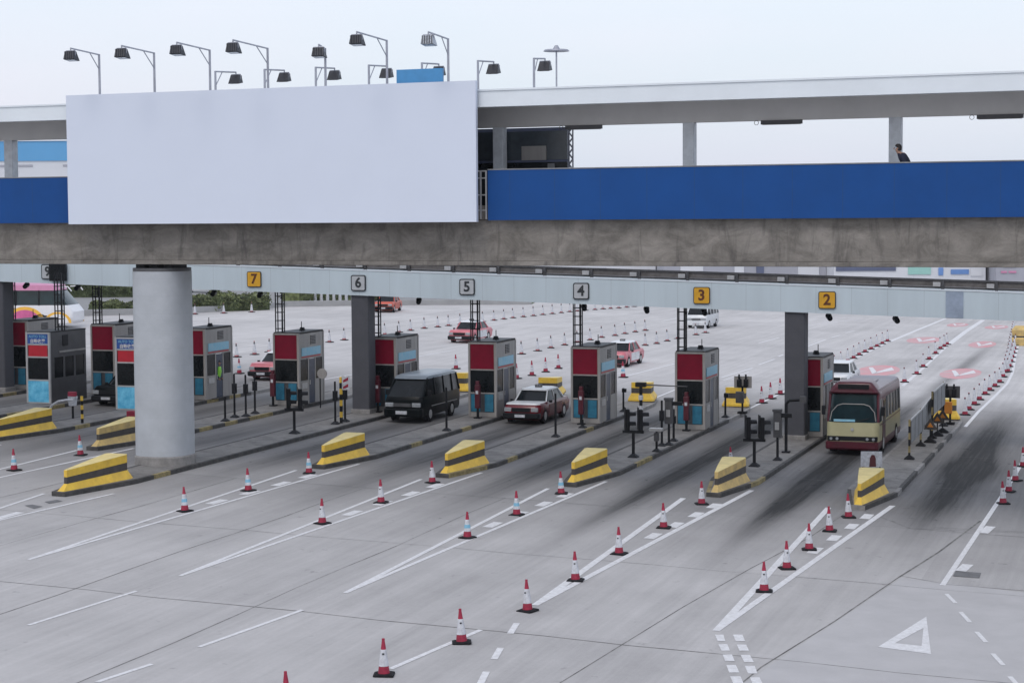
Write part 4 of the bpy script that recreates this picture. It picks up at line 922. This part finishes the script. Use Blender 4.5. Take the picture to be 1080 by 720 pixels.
VANP = (uv(425, 446)[0], uv(425, 446)[1])
def van(lab, loc, rz, body, roof, side='glass_dark'):
    t = thing('van', lab, 'van', loc, rz, 'vans'); hw = .84
    MB().rings([rrect(.8, -2.25, 2.25, .25, .15, bow=.06), rrect(.84, -2.33, 2.33, .38, .16, bow=.08), rrect(.845, -2.34, 2.34, .85, .16, bow=.08), rrect(.835, -2.2, 2.32, 1.08, .16, bow=.1)]).build('body', body, t, smooth=True)
    MB().rings([rrect(.83, -2.17, 2.31, 1.075, .16, bow=.1), rrect(.74, -1.45, 2.12, 1.78, .16, bow=.08)]).build('windows', side, t, smooth=True)
    MB().rings([rrect(.75, -1.55, 2.14, 1.765, .17, bow=.08), rrect(.72, -1.42, 2.08, 1.87, .17, bow=.08), rrect(.6, -1.15, 1.9, 1.93, .15, bow=.06)]).build('roof', roof, t, smooth=True)
    b = MB()
    for s in (-1, 1):
        b.cyl((s*.80, -2.06, 1.07), (s*.725, -1.4, 1.79), .045, .04, 6)
        for y in (-.75, .35, 1.35): b.cyl((s*.832, y, 1.07), (s*.742, y+.03, 1.79), .04, .035, 6)
        b.cyl((s*.8, 2.24, 1.07), (s*.71, 2.05, 1.79), .07, .06, 6)
    b.build('window_frame', body, t)
    for s in (-1, 1):
        MB().box(s*.6-.19, s*.6+.19, -2.40, -2.28, .66, .84).build('headlight', 'lens', t, bevel=.03); MB().box(s*.95-.08, s*.95+.08, -1.75, -1.65, 1.1, 1.32).build('wing_mirror', 'black', t, bevel=.02)
        MB().box(s*.76-.04, s*.76+.04, 2.3, 2.36, .7, 1.05).build('tail_light', 'cone_red', t)
        x0, x1 = (.842, .85) if s > 0 else (-.85, -.842); MB().box(x0, x1, -1.2, 1.9, .62, .65).build('side_trim', 'steel_light', t)
    MB().box(-.38, .38, -2.445, -2.38, .68, .82).build('grille', 'dark_steel', t); MB().box(-.25, .25, -2.55, -2.53, .38, .52).build('number_plate', 'cone_white', t)
    MB().rings([rrect(.84, -2.44, -2.1, .27, .12, bow=.07), rrect(.85, -2.46, -2.1, .32, .12, bow=.07), rrect(.85, -2.46, -2.1, .56, .12, bow=.07), rrect(.84, -2.42, -2.1, .6, .12, bow=.07)]).build('bumper', body, t)
    wheels(t, .84, (-1.35, 1.25), .31)
    return t
van('black van with a grey roof beside the dark pillar', *veh(*VANP), 'van_black', 'van_roof').scale = (1.06, 1.04, 1.07)
van('white van driving far behind the booth under lane sign three', *veh(-34.75, 147), 'white_car', 'white_car')

# minibus
t = thing('minibus', 'cream minibus with maroon front and bumper stopped at the rightmost toll lane', 'minibus', P3(-11.30, 74.9+3.4), -AZ)
hw = 1.0
MB().rings([rrect(.96, -3.2, 3.15, .22, .12, bow=.05), rrect(1.0, -3.28, 3.2, .34, .12, bow=.06), rrect(1.0, -3.28, 3.2, .52, .12, bow=.06)]).build('lower_body', 'bus_maroon', t, smooth=True)
MB().rings([rrect(.997, -3.24, 3.2, .52, .24, bow=.08), rrect(.997, -3.22, 3.2, .76, .24, bow=.08), rrect(.997, -3.20, 3.2, 1.24, .26, bow=.08)], cap=(False, True)).build('body', 'bus_cream', t, smooth=True)
MB().rings([rrect(.985, -3.17, 3.18, 1.24, .26, bow=.08), rrect(.955, -2.92, 3.14, 2.05, .26, bow=.08), rrect(.93, -2.78, 3.10, 2.42, .26, bow=.08)], cap=(False, False)).build('windows', 'glass_teal', t, smooth=True)
MB().rings([rrect(.966, -2.72, 3.16, 2.06, .15, bow=.0)[:]]*1+[rrect(.966, -2.70, 3.16, 2.12, .15), rrect(.95, -2.68, 3.13, 2.36, .15), rrect(.90, -2.72, 3.05, 2.47, .14)], cap=(False, False)).build('cantrail', 'bus_maroon', t, smooth=True)
MB().rings([rrect(.903, -2.72, 3.05, 2.468, .14), rrect(.8, -2.55, 2.9, 2.53, .12)], cap=(False, True)).build('roof', 'bus_roof', t, smooth=True)
MB().rings([rrect(.965, -2.9, -2.0, 2.30, .24, bow=.07), rrect(.95, -2.97, -2.0, 2.36, .24, bow=.08), rrect(.86, -2.98, -2.0, 2.50, .2, bow=.06), rrect(.70, -2.9, -1.9, 2.69, .12, bow=.04), rrect(.62, -2.8, -1.9, 2.74, .1, bow=.04)]).build('front_hood', 'bus_maroon', t, smooth=True)
MB().box(-.58, .58, -3.03, -2.95, 2.49, 2.66).build('destination_sign', 'black', t)
MB().box(-.55, .45, -1.2, .6, 2.53, 2.6).build('roof_hatch', 'bus_roof', t, bevel=.03)
b = MB()
for s in (-1, 1):
    MB().tube([(s*.93, -3.05, 1.24), (s*.90, -2.83, 2.05), (s*.9, -2.75, 2.33)], .06, 7).build('windscreen_pillar', 'bus_maroon', t)
b.tube([(-.86, -3.14, 1.3), (-.80, -3.07, 1.62), (-.6, -3.03, 1.86), (-.4, -3.035, 1.92), (.4, -3.035, 1.92), (.6, -3.03, 1.86), (.80, -3.07, 1.62), (.86, -3.14, 1.3)], .018, 5)
b.build('windscreen_frame', 'steel', t)
MB().tube([(-.75, -3.24, 1.27), (-.25, -3.2, 1.38)], .014, 5).build('wiper', 'black', t); MB().tube([(.1, -3.25, 1.27), (.6, -3.18, 1.4)], .014, 5).build('wiper', 'black', t)
MB().box(-.7, .1, -3.262, -3.250, 1.27, 1.36).build('windscreen_card', 'side_cyan', t)
for s in (-1, 1):
    for y in (-2.35, -1.45, -.62, .25, 1.1, 1.95, 2.8):
        MB().cyl((s*.985, y, 1.24), (s*.957, y, 2.1), .045, n=6).build('window_post', 'steel', t)
    MB().box(s*.70-.24, s*.70+.24, -3.31, -3.1, .54, .72).build('headlight_panel', 'black', t, bevel=.02)
    for q in (-.11, .12): MB().cyl((s*.68+q, -3.33, .63), (s*.68+q, -3.312, .63), .055, n=12).build('headlight', 'lens', t)
    MB().box(s*1.12-.07, s*1.12+.07, -3.1, -3.0, 1.5, 1.85).build('wing_mirror', 'black', t, bevel=.02)
    x0, x1 = (1.001, 1.006) if s > 0 else (-1.006, -1.001)
    MB().box(x0, x1, -3.0, 3.0, 1.12, 1.17).build('side_stripe', 'bus_maroon', t)
d = MB().box(.985, 1.012, -2.3, -1.5, .35, 2.1).build('door', 'bus_maroon', t); MB().box(1.013, 1.017, -2.22, -1.58, 1.1, 2.02).build('door_glass', 'glass_dark', d)
MB().box(-.62, .62, -3.315, -3.26, .56, .72).build('grille', 'black', t); MB().box(-.25, .25, -3.36, -3.34, .32, .44).build('number_plate', 'cone_white', t)
MB().cyl((0, -3.285, .98), (0, -3.27, .98), .06, n=14).build('badge', 'steel_light', t)
MB().rings([rrect(.98, -3.34, -3.0, .22, .1, bow=.06), rrect(1.0, -3.38, -3.0, .28, .1, bow=.06), rrect(1.0, -3.38, -3.0, .5, .1, bow=.06)]).build('bumper', 'bus_maroon', t)
wheels(t, 1.0, (-2.05, 1.7), .37, .25)

t.scale = (1.06,)*3
# coach at the far left
t = thing('coach', 'white coach with pink roof and yellow arches driving at the far left', 'coach', at(83, 345, 0), math.pi/2-.10, None)
# front towards -y in its own frame; turned so that the front points right
t.rotation_euler = (0, 0, math.pi/2-.12); t.scale = (1.08,)*3
MB().rings([rrect(1.2, .15, 11, .3, .2, bow=.1), rrect(1.24, 0, 11.1, .5, .2, bow=.12), rrect(1.25, 0, 11.1, 1.1, .2, bow=.12), rrect(1.25, .35, 11.1, 1.55, .2, bow=.12)]).build('body', 'coach_white', t, smooth=True)
MB().rings([rrect(1.235, .36, 11.05, 1.55, .2, bow=.12), rrect(1.2, 1.2, 11.0, 2.55, .2, bow=.1)], cap=(False, False)).build('windows', 'glass_teal', t, smooth=True)
MB().rings([rrect(1.22, 1.15, 11.05, 2.55, .2, bow=.1), rrect(1.18, 1.3, 11, 2.9, .25, bow=.1), rrect(.9, 1.7, 10.6, 3.02, .25, bow=.1)]).build('roof', 'coach_pink', t, smooth=True)
for s in (-1, 1):
    for j, yc in enumerate((1.0, 3.3, 6.3, 9.2)):
        for nm, r0, r1, mm, e in (('arch', .98, 1.22, 'coach_yellow', .008), ('arch_fill', 0, .98, 'coach_magenta' if j else 'coach_white', .006)):
            b = MB(); n = 14
            for q in range(n):
                a0 = math.pi*q/n; a1 = math.pi*(q+1)/n; x = s*(1.252+e)
                kf = .68 if j == 0 else 1; f_ = lambda r, a: (x, yc+kf*r*math.cos(a)*1.15, min(1.5, .36+kf*r*math.sin(a)*.9))
                b.face([f_(r0, a0), f_(r1, a0), f_(r1, a1), f_(r0, a1)] if r0 else [f_(0, 0), f_(r1, a0), f_(r1, a1)])
            b.build(nm, mm, t)
    for y in (2.3, 3.9, 5.5, 7.1, 8.7): MB().cyl((s*1.24, y, 1.54), (s*1.21, y, 2.56), .045, n=6).build('window_post', 'black', t)
    MB().tube([(s*1.0, .9, 2.75), (s*1.1, .3, 2.8), (s*1.1, .05, 2.5)], .04, 6).build('mirror_arm', 'coach_white', t)
wheels(t, 1.25, (2.2, 8.2), .48, .3)

# ------------------------------------------------------------------ footbridge
BR = thing('footbridge', 'covered concrete footbridge with blue parapets crossing above the toll plaza', 'footbridge', (BORG.x, BORG.y, 0), BRZ)
s0, s1 = -40, 62
def bb_(y0, y1, z0, z1, a=s0, c=s1): return MB().box(a, c, y0, y1, z0, z1)
b = bb_(.30, 3.2, 8.42, 9.83)
b.build('girder', 'girder', BR, bevel=.04)
bb_(.22, 3.28, 8.30, 8.44).build('girder_lip', 'girder', BR, bevel=.02)
bb_(.2, 3.2, 9.83, 10.28).build('deck', 'girder', BR)
for a, c in ((s0, -2.55), (13.27, s1)):
    MB().box(a, c, 0.0, .12, 9.79, 11.42).build('parapet_panel', 'blue_fascia', BR)
    MB().box(a, c, -.02, .14, 11.423, 11.46).build('parapet_coping', 'panel_grey', BR)
MB().box(-2.549, 12.8, 0.0, .12, 9.79, 11.42).build('parapet_panel', 'blue_fascia', BR)
MB().box(s0, s1, 3.22, 3.32, 9.79, 11.2).build('parapet_panel', 'blue_fascia', BR)
# railing in the short gap right of the billboard
b = MB()
for x in (13.0, 13.2): b.box(x-.025, x+.025, .02, .07, 9.83, 11.4)
for z in (10.1, 10.6, 11.15, 11.38): b.box(12.85, 13.22, .025, .06, z, z+.04)
b.build('gap_railing', 'steel_light', BR)
bb_(-.32, .05, 13.46, 13.97).build('roof_fascia', 'roof_white', BR)
bb_(-.36, 3.6, 13.973, 14.03).build('roof_sheet', 'roof_white', BR)
bb_(.052, 3.3, 13.62, 13.9).build('roof_soffit', 'roof_grey', BR)
bb_(2.45, 2.75, 12.93, 13.62).build('roof_beam', 'roof_grey', BR)
b = MB()
for i in range(15):
    x = -38+i*6.72
    b2 = MB().box(x+.0-.19, x+.19, 2.42, 2.78, 10.2, 12.93).build('roof_column', 'column_white', BR, bevel=.02)
# the offset makes the column line pass the measured ones
for o in [c for c in BR.children if c.name.startswith(('roof_column', 'cross_beam'))]: o.location.x = 3.60
# lift lobby behind the billboard end
LB = thing('lift_lobby', 'dark glazed lobby on the footbridge just right of the billboard', 'lobby', (BORG.x, BORG.y, 0), BRZ)
MB().box(6.5, 14.95, 3.0, 3.12, 10.28, 12.92).build('wall', 'build_dark', LB); MB().box(6.5, 14.95, 2.97, 2.998, 10.3, 11.75).build('lower_glass', 'glass_dark', LB); MB().box(6.5, 14.95, 2.97, 2.998, 11.83, 12.8).build('upper_glass', 'lobby_glass', LB)
MB().box(13.3, 14.2, 2.93, 2.967, 11.82, 12.3).build('poster', 'steel', LB); MB().box(14.25, 14.5, 2.93, 2.967, 11.4, 11.7).build('notice', 'panel_grey', LB)
b = MB()
for i in range(9): b.cyl((15.0+(i % 2)*.14, 3.0, 11.3+i*.18), (15.0+((i+1) % 2)*.14, 3.0, 11.3+(i+1)*.18), .03, n=6)
b.cyl((15.0, 3.0, 10.3), (15.0, 3.0, 12.93), .03, n=6); b.cyl((15.14, 3.0, 10.3), (15.14, 3.0, 12.93), .03, n=6); b.build('lattice_frame', 'galv', LB)
# fixtures under the roof beam
for i, (x0, x1) in enumerate(((15.1, 16.4), (21.8, 23.15), (28.6, 30.0))):
    t = thing('strip_light', f'dark strip light under the footbridge roof, {ordn(i+1)} from the left', 'light', (BORG.x, BORG.y, 0), BRZ, 'strip lights under the roof')
    MB().box(x0, x1, 2.36, 2.44, 12.80, 12.93).build('housing', 'dark_steel', t); MB().box(x0+.05, x1-.05, 2.37, 2.43, 12.785, 12.798).build('diffuser', 'panel_grey', t)
    b = MB(); 
    for q in range(10): a0, a1 = q*.628, (q+1)*.628; b.cyl((x0-.15+.07*math.cos(a0), 2.4, 12.86+.07*math.sin(a0)), (x0-.15+.07*math.cos(a1), 2.4, 12.86+.07*math.sin(a1)), .01, n=4)
    b.build('hook', 'dark_steel', t)
# billboard
BB = thing('billboard', 'large blank pale billboard hung on the left half of the footbridge', 'billboard', (BORG.x, BORG.y, 0), BRZ)
MB().box(-2.7, 13.12, -.6, -.45, 9.74, 14.3).build('panel', 'billboard', BB)
b = MB()
for i in range(9): x = -2.4+i*1.88; b.box(x, x+.1, -.448, -.36, 9.8, 14.2)
for z in (9.9, 11.3, 12.8, 14.1): b.box(-2.6, 13.0, -.359, -.28, z, z+.1)
for x in (-2, 3, 8, 12.5):
    for z in (10.4, 13.6): b.box(x, x+.08, -.358, .0, z+.2, z+.28)
b.build('back_frame', 'bill_frame', BB)
t = thing('banner_sign', 'small plain sky blue sign standing on top of the billboard', 'sign', (BORG.x, BORG.y, 0), BRZ)
x0, x1 = 10.08, 11.75
MB().box(x0, x1, -.15, -.05, 14.29, 14.78).build('panel', 'sky_blue_sign', t)
MB().box(x0+.1, x0+.16, -.049, .0, 14.0, 14.7).build('leg', 'galv', t); MB().box(x1-.16, x1-.1, -.049, .0, 14.0, 14.7).build('leg', 'galv', t)
# floodlights
def flood(x, w0, zt, arm, side, lab, zb=14.03, tiltx=0, pale=False):
    t = thing('floodlight', lab, 'floodlight', (BORG.x, BORG.y, 0), BRZ, 'floodlights on the footbridge roof')
    o = Vector((x, w0, 0)); HS = .84; d = Vector((tiltx, side, 0)).normalized()
    MB().cyl(o+Vector((0, 0, zb)), o+Vector((0, 0, zt)), .045, .04, 8).build('pole', 'galv', t)
    e = o+d*arm+Vector((0, 0, zt+.07)); b = MB(); b.cyl(o+Vector((0, 0, zt-.02)), e, .03, n=6); b.cyl(o+Vector((0, 0, zt-.55)), o+d*arm*.33+Vector((0, 0, zt)), .018, n=6); b.build('arm', 'galv', t)
    # lamp head: hooded box facing back to the board
    h = MB(); c = e+Vector((0, 0, -.30)); n = Vector((-d.y, d.x, 0))
    def q(a, bq, z): return c+n*a*HS+d*bq*HS+Vector((0, 0, z*HS+.03))
    h.addf([q(-.2, -.12, .2), q(.2, -.12, .2), q(.2, .14, .2), q(-.2, .14, .2), q(-.27, -.26, -.2), q(.27, -.26, -.2), q(.27, .16, -.14), q(-.27, .16, -.14)], [(0, 1, 2, 3), (7, 6, 5, 4), (0, 4, 5, 1), (1, 5, 6, 2), (2, 6, 7, 3), (3, 7, 4, 0)])
    hd = h.build('lamp_head', 'lamp_glass' if pale else 'lamp_body', t, bevel=.015)
    MB().addf([q(-.22, -.22, -.205), q(.22, -.22, -.205), q(.22, .1, -.16), q(-.22, .1, -.16)], [(0, 1, 2, 3)]).build('lens', 'lamp_glass', hd)
    b = MB(); b.cyl(q(-.22, 0, .22), q(.22, 0, .22), .02, n=5); b.cyl(q(-.22, 0, .22), q(-.22, 0, 0), .02, n=5); b.cyl(q(.22, 0, .22), q(.22, 0, 0), .02, n=5); b.cyl(q(0, 0, .22), e, .025, n=5); b.build('bracket', 'galv', hd)
    b = MB()
    for k in range(5): b.addf([q(-.21+k*.1, .165, -.12), q(-.17+k*.1, .165, -.12), q(-.17+k*.1, .15, .18), q(-.21+k*.1, .15, .18)], [(0, 1, 2, 3)])
    b.build('cooling_fins', 'dark_steel', hd)
FR = [(-1.61, 15.75, 1.7), (.67, 15.72, 2.0), (2.92, 15.73, 2.1), (5.2, 15.70, 2.3), (9.71, 15.78, 2.2), (11.94, 15.74, 1.55)]
nm_ = ['leftmost of all', 'second from the left in the front row', 'third from the left in the front row', 'fourth from the left in the front row', 'dark-headed, just left of the small blue sign', 'with a pale head right of the small blue sign']
for (x, z, a), l in zip(FR, nm_): flood(x, -.1, z, a, -1, 'floodlight on a long arm, '+l, pale=l.startswith('with a pale'))
flood(7.41, -.1, 15.6, .6, -1, 'floodlight seen square-on at the top of its pole above the billboard', tiltx=.12)
for i, x in enumerate((1.57, 3.6, 5.66, 7.75, 9.79, 11.89, 13.94)):
    flood(x, 2.5, 15.23, 1.6 if i < 6 else 1.2, 1, f'low floodlight reaching away over the roof, {ordn(i+1)} from the left', tiltx=-.05)
t = thing('umbrella_lamp', 'thin mast with a flat umbrella-shaped top, rightmost on the roof', 'lamp', (BORG.x, BORG.y, 0), BRZ)
MB().cyl((14.75, 2.5, 14.03), (14.75, 2.5, 15.45), .03, n=8).build('pole', 'galv', t)
MB().cyl((14.75, 2.5, 15.42), (14.75, 2.5, 15.47), .44, .40, 20).build('shade', 'galv', t); MB().cyl((14.75, 2.5, 15.47), (14.75, 2.5, 15.62), .14, .05, 12).build('cap', 'galv', t)
# big round pillar
def big_pillar(u, v, lab, s):
    t = thing('bridge_pillar', lab, 'pillar', P3(u, v), -AZ, 'footbridge pillars')
    def se(r, z, n=48, e=2.6): return [(math.copysign(abs(math.cos(a))**(2/e), math.cos(a))*r, math.copysign(abs(math.sin(a))**(2/e), math.sin(a))*r, z) for a in [2*math.pi*k/n for k in range(n)]]
    zt = 8.16-P3(u, v).z
    MB().rings([se(.99, .35), se(.985, zt-.12)], cap=(False, True)).build('shaft', 'pillar_light', t, smooth=True)
    MB().rings([se(1.03, -.1), se(1.03, .42), se(.992, .47)], cap=(False, False)).build('base', 'plinth', t, smooth=True)
    MB().rings([se(.975, zt-.119), se(.975, zt)]).build('collar', 'dark_steel', t, smooth=True)
    b = MB()
    for x in (-.6, -.05, .55): b.box(x-.18, x+.18, -.5, .5, zt+.001, zt+.17)
    b.build('bearing', 'black', t)
big_pillar(-33.80, 59.75, 'huge pale grey round pillar holding up the footbridge at left', 0)
big_pillar(4.5, 58.9, 'second pale round pillar of the footbridge, beyond the right edge', 0)
big_pillar(-72, 62.6, 'third pale round pillar of the footbridge, beyond the left edge', 0)

# ------------------------------------------------------------------ haze
mh = bpy.data.materials.new('haze'); mh.use_nodes = True; nh = mh.node_tree; nh.nodes.clear()
pv = nh.nodes.new('ShaderNodeVolumePrincipled'); pv.inputs['Color'].default_value = (.93, .94, 1, 1); pv.inputs['Density'].default_value = .00013; pv.inputs['Anisotropy'].default_value = .2
oh = nh.nodes.new('ShaderNodeOutputMaterial'); nh.links.new(pv.outputs[0], oh.inputs['Volume'])
M['haze'] = mh
hz = MB().box(-1000, 1000, -320, 1300, -8, 27).build('haze', 'haze'); tag(hz, kind='stuff')
# ------------------------------------------------------------------ people
def person(lab, loc, rz, coat, trousers, lean=0., hviz=False, bulk=1.0):
    t = thing('person', lab, 'person', loc, rz)
    J = {'pelvis': (0, 0, .92), 'waist': (0, -.02, 1.08), 'chest': (0, -.05-lean*.25, 1.3), 'neck0': (0, -.08-lean*.45, 1.44), 'neck1': (0, -.11-lean*.55, 1.50),
         'sl': (-.17, -.06-lean*.4, 1.39), 'el': (-.22, .02-lean*.3, 1.12), 'wl': (-.19, -.16-lean*.3, .92), 'sr': (.17, -.06-lean*.4, 1.39), 'er': (.22, .02-lean*.3, 1.12), 'wr': (.19, -.16-lean*.3, .92),
         'hl': (-.10, 0, .86), 'kl': (-.11, -.06, .47), 'al': (-.11, .06, .09), 'tl': (-.11, -.1, .04), 'hr': (.10, 0, .86), 'kr': (.11, .0, .47), 'ar': (.11, .12, .09), 'tr': (.11, -.03, .04),
         'hd0': (0, -.115-lean*.6, 1.56), 'hd1': (0, -.125-lean*.62, 1.66)}
    Rd = {'pelvis': .15, 'waist': .135, 'chest': .165, 'neck0': .075, 'neck1': .058, 'sl': .08, 'el': .055, 'wl': .035, 'sr': .08, 'er': .055, 'wr': .035, 'hl': .095, 'kl': .065, 'al': .045, 'tl': .04, 'hr': .095, 'kr': .065, 'ar': .045, 'tr': .04, 'hd0': .085, 'hd1': .095}
    E = [('pelvis', 'waist'), ('waist', 'chest'), ('chest', 'neck0'), ('neck0', 'neck1'), ('neck1', 'hd0'), ('hd0', 'hd1'), ('chest', 'sl'), ('sl', 'el'), ('el', 'wl'), ('chest', 'sr'), ('sr', 'er'), ('er', 'wr'), ('pelvis', 'hl'), ('hl', 'kl'), ('kl', 'al'), ('al', 'tl'), ('pelvis', 'hr'), ('hr', 'kr'), ('kr', 'ar'), ('ar', 'tr')]
    for k_ in ('pelvis', 'waist', 'chest', 'sl', 'el', 'sr', 'er', 'neck0'): Rd[k_] *= bulk
    # five fingers per hand
    for s, w_ in ((-1, 'wl'), (1, 'wr')):
        wx, wy, wz = J[w_]; J[w_+'p'] = (wx, wy-.04, wz-.06); Rd[w_+'p'] = .032; E.append((w_, w_+'p'))
        for k in range(5):
            a = (k-2)*.018; L2 = (.05, .075, .082, .076, .06)[k]
            n1, n2 = f'{w_}f{k}a', f'{w_}f{k}b'; J[n1] = (wx+s*.004, wy-.05+a, wz-.06-L2*.6); J[n2] = (wx-s*.012, wy-.058+a*1.1, wz-.06-L2); Rd[n1] = .009; Rd[n2] = .007
            E += [(w_+'p', n1), (n1, n2)]
    keys = list(J); me = bpy.data.meshes.new('body'); me.from_pydata([J[k] for k in keys], [(keys.index(a), keys.index(c)) for a, c in E], [])
    o = bpy.data.objects.new('body', me); COL.objects.link(o)
    md = o.modifiers.new('s', 'SKIN'); sv = me.skin_vertices[0].data
    for i, k in enumerate(keys): sv[i].radius = (Rd[k], Rd[k]*(.8 if k in ('chest', 'waist', 'pelvis') else 1)); sv[i].use_root = (k == 'pelvis')
    o.modifiers.new('u', 'SUBSURF').levels = 1
    dg = bpy.context.evaluated_depsgraph_get(); dg.update(); m2 = bpy.data.meshes.new_from_object(o.evaluated_get(dg)); bpy.data.objects.remove(o)
    for k in ('skin', coat, trousers, 'black'): m2.materials.append(M[k])
    for p in m2.polygons:
        z = p.center.z; x = abs(p.center.x); p.use_smooth = True
        arm = x > .15 and .8 < z < 1.0
        p.material_index = 0 if (z > 1.475 or (arm and z < .9)) else (3 if z < .1 else (2 if z < .90 and not arm else 1))
    bo = bpy.data.objects.new('body', m2); COL.objects.link(bo); bo.parent = t
    hx, hy, hz = J['hd1']
    b = MB(); 
    for i in range(7):
        z = hz-.10+i*.035; r = (.098, .108, .112, .112, .105, .085, .04)[i]; b.v += []; 
        ring = [(hx+r*.86*math.cos(a), hy+.022+r*math.sin(a)*(1 if math.sin(a) > 0 else (.35 if i < 4 else .95)), z) for a in [2*math.pi*k/16 for k in range(16)]]
        if i: b.rings([prev, ring], cap=(False, i == 6))
        prev = ring
    b.build('hair', 'hair', t, smooth=True)
    b = MB(); b.cyl((hx, hy-.085, hz-.02), (hx, hy-.118, hz-.045), .012, .018, 8)
    for s in (-1, 1): b.cyl((hx+s*.088, hy, hz-.03), (hx+s*.1, hy+.01, hz-.03), .03, .02, 8)
    b.build('nose_and_ears', 'skin', t, smooth=True)
    b = MB()
    for s in (-1, 1): b.cyl((hx+s*.034, hy-.086, hz-.005), (hx+s*.034, hy-.1, hz-.005), .012, .008, 8)
    b.box(hx-.024, hx+.024, hy-.102, hy-.09, hz-.082, hz-.074); b.build('eyes_and_mouth', 'black', t)
    if hviz:
        cx, cy, cz = J['chest']; b = MB(); b.rings([[(x*1.0, y, .93) for x, y, _ in rrect(.185, -.15, .13, 0, .1)], [(x, y-.03, 1.2) for x, y, _ in rrect(.205, -.17, .14, 0, .1)], [(x, y-.05, 1.40) for x, y, _ in rrect(.19, -.14, .12, 0, .09)], [(x, y-.06, 1.45) for x, y, _ in rrect(.11, -.1, .08, 0, .06)]], cap=(False, False)); b.build('vest', 'hiviz', t, smooth=True)
    return t
# walker on the bridge: head above the blue parapet
px_ = Vector((26.78, 1.0, 0)); rot = Matrix.Rotation(BRZ, 3, 'Z'); wp = Vector((BORG.x, BORG.y, 0))+rot@px_
person('dark-haired person in a navy coat walking left behind the blue parapet', (wp.x, wp.y, 10.27), BRZ-math.pi/2+.25, 'navy', 'trouser', lean=.35, bulk=1.45)
u_, v_ = RK[8]-.70+.78, 78.9+1.55
person('booth attendant in a lime green vest standing at the booth door by the pillar', P3(u_-.28, v_-.1, .2), -AZ+math.pi*.55, 'navy', 'trouser', hviz=True)
